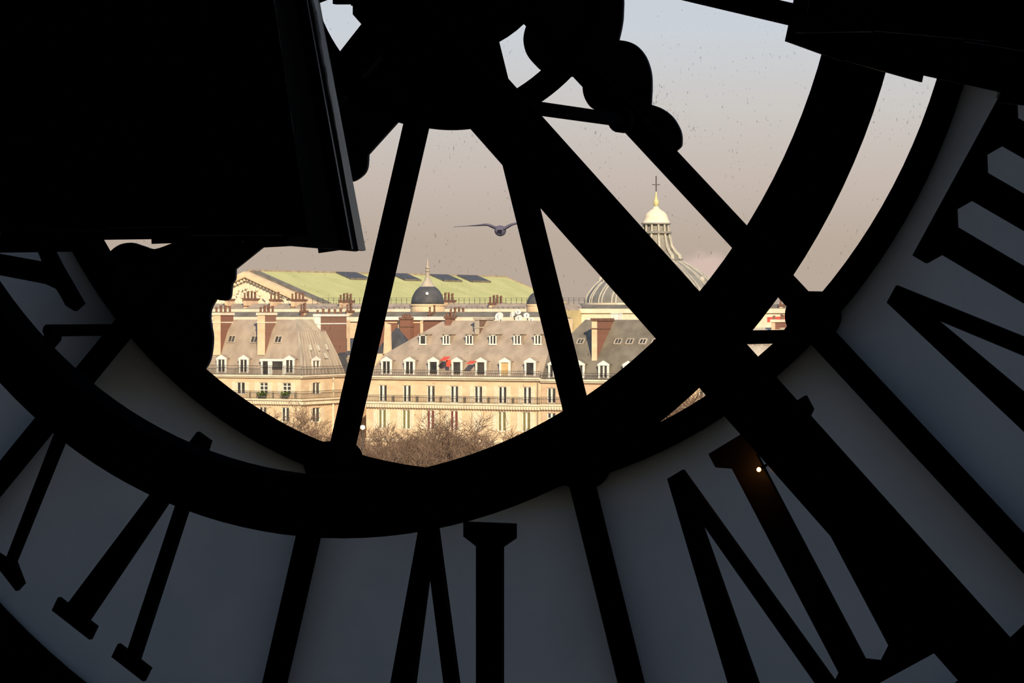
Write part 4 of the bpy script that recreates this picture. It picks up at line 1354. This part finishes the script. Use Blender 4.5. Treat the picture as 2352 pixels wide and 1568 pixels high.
# ------------------------------------------------------------------ bare trees of the garden
def make_tree(seed, H):
    rnd = random.Random(seed)
    trunk, br, tw = MB(), MB(), MB()
    def limb(mb, p, d, L, r, n, segs, wob, up):
        pts_, q = [p], p
        for i in range(segs):
            d = (d + Vector((rnd.uniform(-wob, wob), rnd.uniform(-wob, wob), rnd.uniform(-wob, wob) + up))).normalized()
            q = q + d * (L / segs)
            pts_.append(q)
        mb.tube(pts_, [r * (1 - .55 * i / segs) for i in range(segs + 1)], n)
        return pts_, d
    th = H * .26
    tp, _ = limb(trunk, Vector((0, 0, 0)), Vector((0, 0, 1)), th, .26, 8, 3, .04, 0)
    def grow(p, d, L, r, lev):
        mb = br if lev < 3 else tw
        segs = 3 if lev < 3 else 2
        pts_, dd = limb(mb, p, d, L, r, 5 if lev < 2 else 3, segs, .20 if lev < 2 else .38, .02)
        if lev == 4: return
        k = (4, 5, 5, 5)[lev]
        for i in range(k):
            t = rnd.uniform(.35, 1.0) if i else 1.0
            j = min(int(t * segs), segs - 1)
            q = pts_[j].lerp(pts_[j + 1], t * segs - j)
            a = rnd.uniform(0, 6.28)
            side = Vector((math.cos(a), math.sin(a), rnd.uniform(-.1, .5)))
            nd = (dd * (1.0 if i == 0 else .75) + side * rnd.uniform(.6, 1.1)).normalized()
            grow(q, nd, L * rnd.uniform(.55, .75), max(r * .52, .021), lev + 1)
    for i in range(6):
        a = i * 1.05 + rnd.uniform(-.3, .3)
        q = tp[-1] - Vector((0, 0, rnd.uniform(0, th * .3)))
        grow(q, Vector((math.cos(a) * .6, math.sin(a) * .6, rnd.uniform(.6, 1.2))).normalized(), H * .30, .12, 0)
    root = empty('bare_tree', (0, 0, 0), 'x', 'tree', 'bare winter trees along the garden')
    obj('trunk', trunk, M['tree'], root, raw=True)
    obj('branches', br, M['tree'], root, raw=True)
    obj('twigs', tw, M['twig'], root, kind='stuff', raw=True)
    return root
protos = [make_tree(11, 14.0), make_tree(23, 14.0), make_tree(37, 14.0)]
spots = [  # u, v of the crown top, distance, label
    (648, 914, 292, 'slender bare tree standing before the corner house'),
    (590, 940, 286, 'low bare tree half hidden at the left of corner house'),
    (712, 962, 276, 'bare tree crown just left of the slanted spoke'),
    (760, 975, 284, 'bare tree mostly hidden behind the slanted spoke'),
    (862, 978, 270, 'bare brown tree beside the lit street lamp'),
    (905, 962, 280, 'bare tree second to the right of the street lamp'),
    (955, 985, 268, 'low bare tree between lamp and the tallest tree'),
    (1000, 968, 276, 'bare tree just left of the tallest tree'),
    (1060, 936, 284, 'tallest bare tree, spreading before the maroon blinds'),
    (1105, 972, 270, 'bare tree just right of the tallest tree'),
    (1150, 1000, 268, 'lowest rightmost bare tree above the ring in the middle'),
    (1490, 868, 272, 'bare tree in the sliver gap, nearer its pointed end'),
    (1560, 850, 276, 'bare tree in the sliver gap under the beam'),
    (1620, 845, 282, 'bare tree at the wide end of sliver gap'),
    (820, 1010, 262, 'reddish bare tree low behind the round boss of the spoke'),
    (925, 1012, 258, 'bare tree low in front, above the lowest edge of ring'),
    (1040, 1010, 260, 'bare tree low in front of the tallest tree'),
]
H_REAL = []
for pr in protos:
    top = max(v.co.z for ch_ in pr.children for v in ch_.data.vertices)
    H_REAL.append(top)
for i, (u, v, Y, lb) in enumerate(spots):
    k = i % 3
    o = protos[k] if i < 3 else copy_tree(protos[k])
    p = P(u, v, Y)
    s = p.z / H_REAL[k]
    o.location = (p.x, p.y, 0)
    o.scale = (s * 1.0, s * 1.0, s)
    o.rotation_euler = (0, 0, i * 1.7)
    o['label'] = lb

# ------------------------------------------------------------------ the gull
BYD = 70.0
bc = P(1149, 527, BYD)
k_ = BYD / (C_ * F_PX)
def bo(du, dv, dd=0.0):       # offset in the bird's own axes: across, up, along flight
    return bc + Vector((C_, S_, 0)) * du * k_ + Vector((0, 0, -dv * k_)) + Vector((-S_, C_, 0)) * dd
wing = catmull([(-108, -6, .05), (-80, -8, .03), (-52, -9.5, 0), (-30, -11, -.02), (-14, -5, 0), (0, 0, 0), (14, -5, 0), (28, -12, -.02), (48, -15, 0), (66, -14, .03), (82, -11, .05)], 3)
n_ = len(wing)
thick = [max(.008, .05 * math.sin(math.pi * i / (n_ - 1)) ** 1.5) for i in range(n_)]
chord = [max(.02, .15 * math.sin(math.pi * i / (n_ - 1)) ** .7) for i in range(n_)]
bm_b = MB().tube([bo(*w) for w in wing], chord, 10, sy=thick)
bm_b.sphere(bo(0, 3), 10.5 * k_, .26, 12.5 * k_, n=16, m=12)
bm_b.sphere(bo(0, -1, .27), 6 * k_, .09, 6.5 * k_, n=12, m=8)
bm_b.tube([bo(0, 2, -.18), bo(0, 1, -.40)], [.05, .09], 8, sy=[.04, .012])
bird = obj('gull', bm_b, M['bird'], None, 'grey gull gliding with spread wings in the sky left of spoke', 'bird')
bird.data.transform(Matrix.Translation(-bc))
bird.location = bc
rm = bird.modifiers.new('skin', 'REMESH')
rm.mode = 'VOXEL'
rm.voxel_size = .011
rm.use_smooth_shade = True
bk = MB().tube([bo(0, -.5, .35) - bc, bo(0, 1, .43) - bc], [.016, .004], 6)
obj('beak', bk, M['brass'], bird, raw=True)
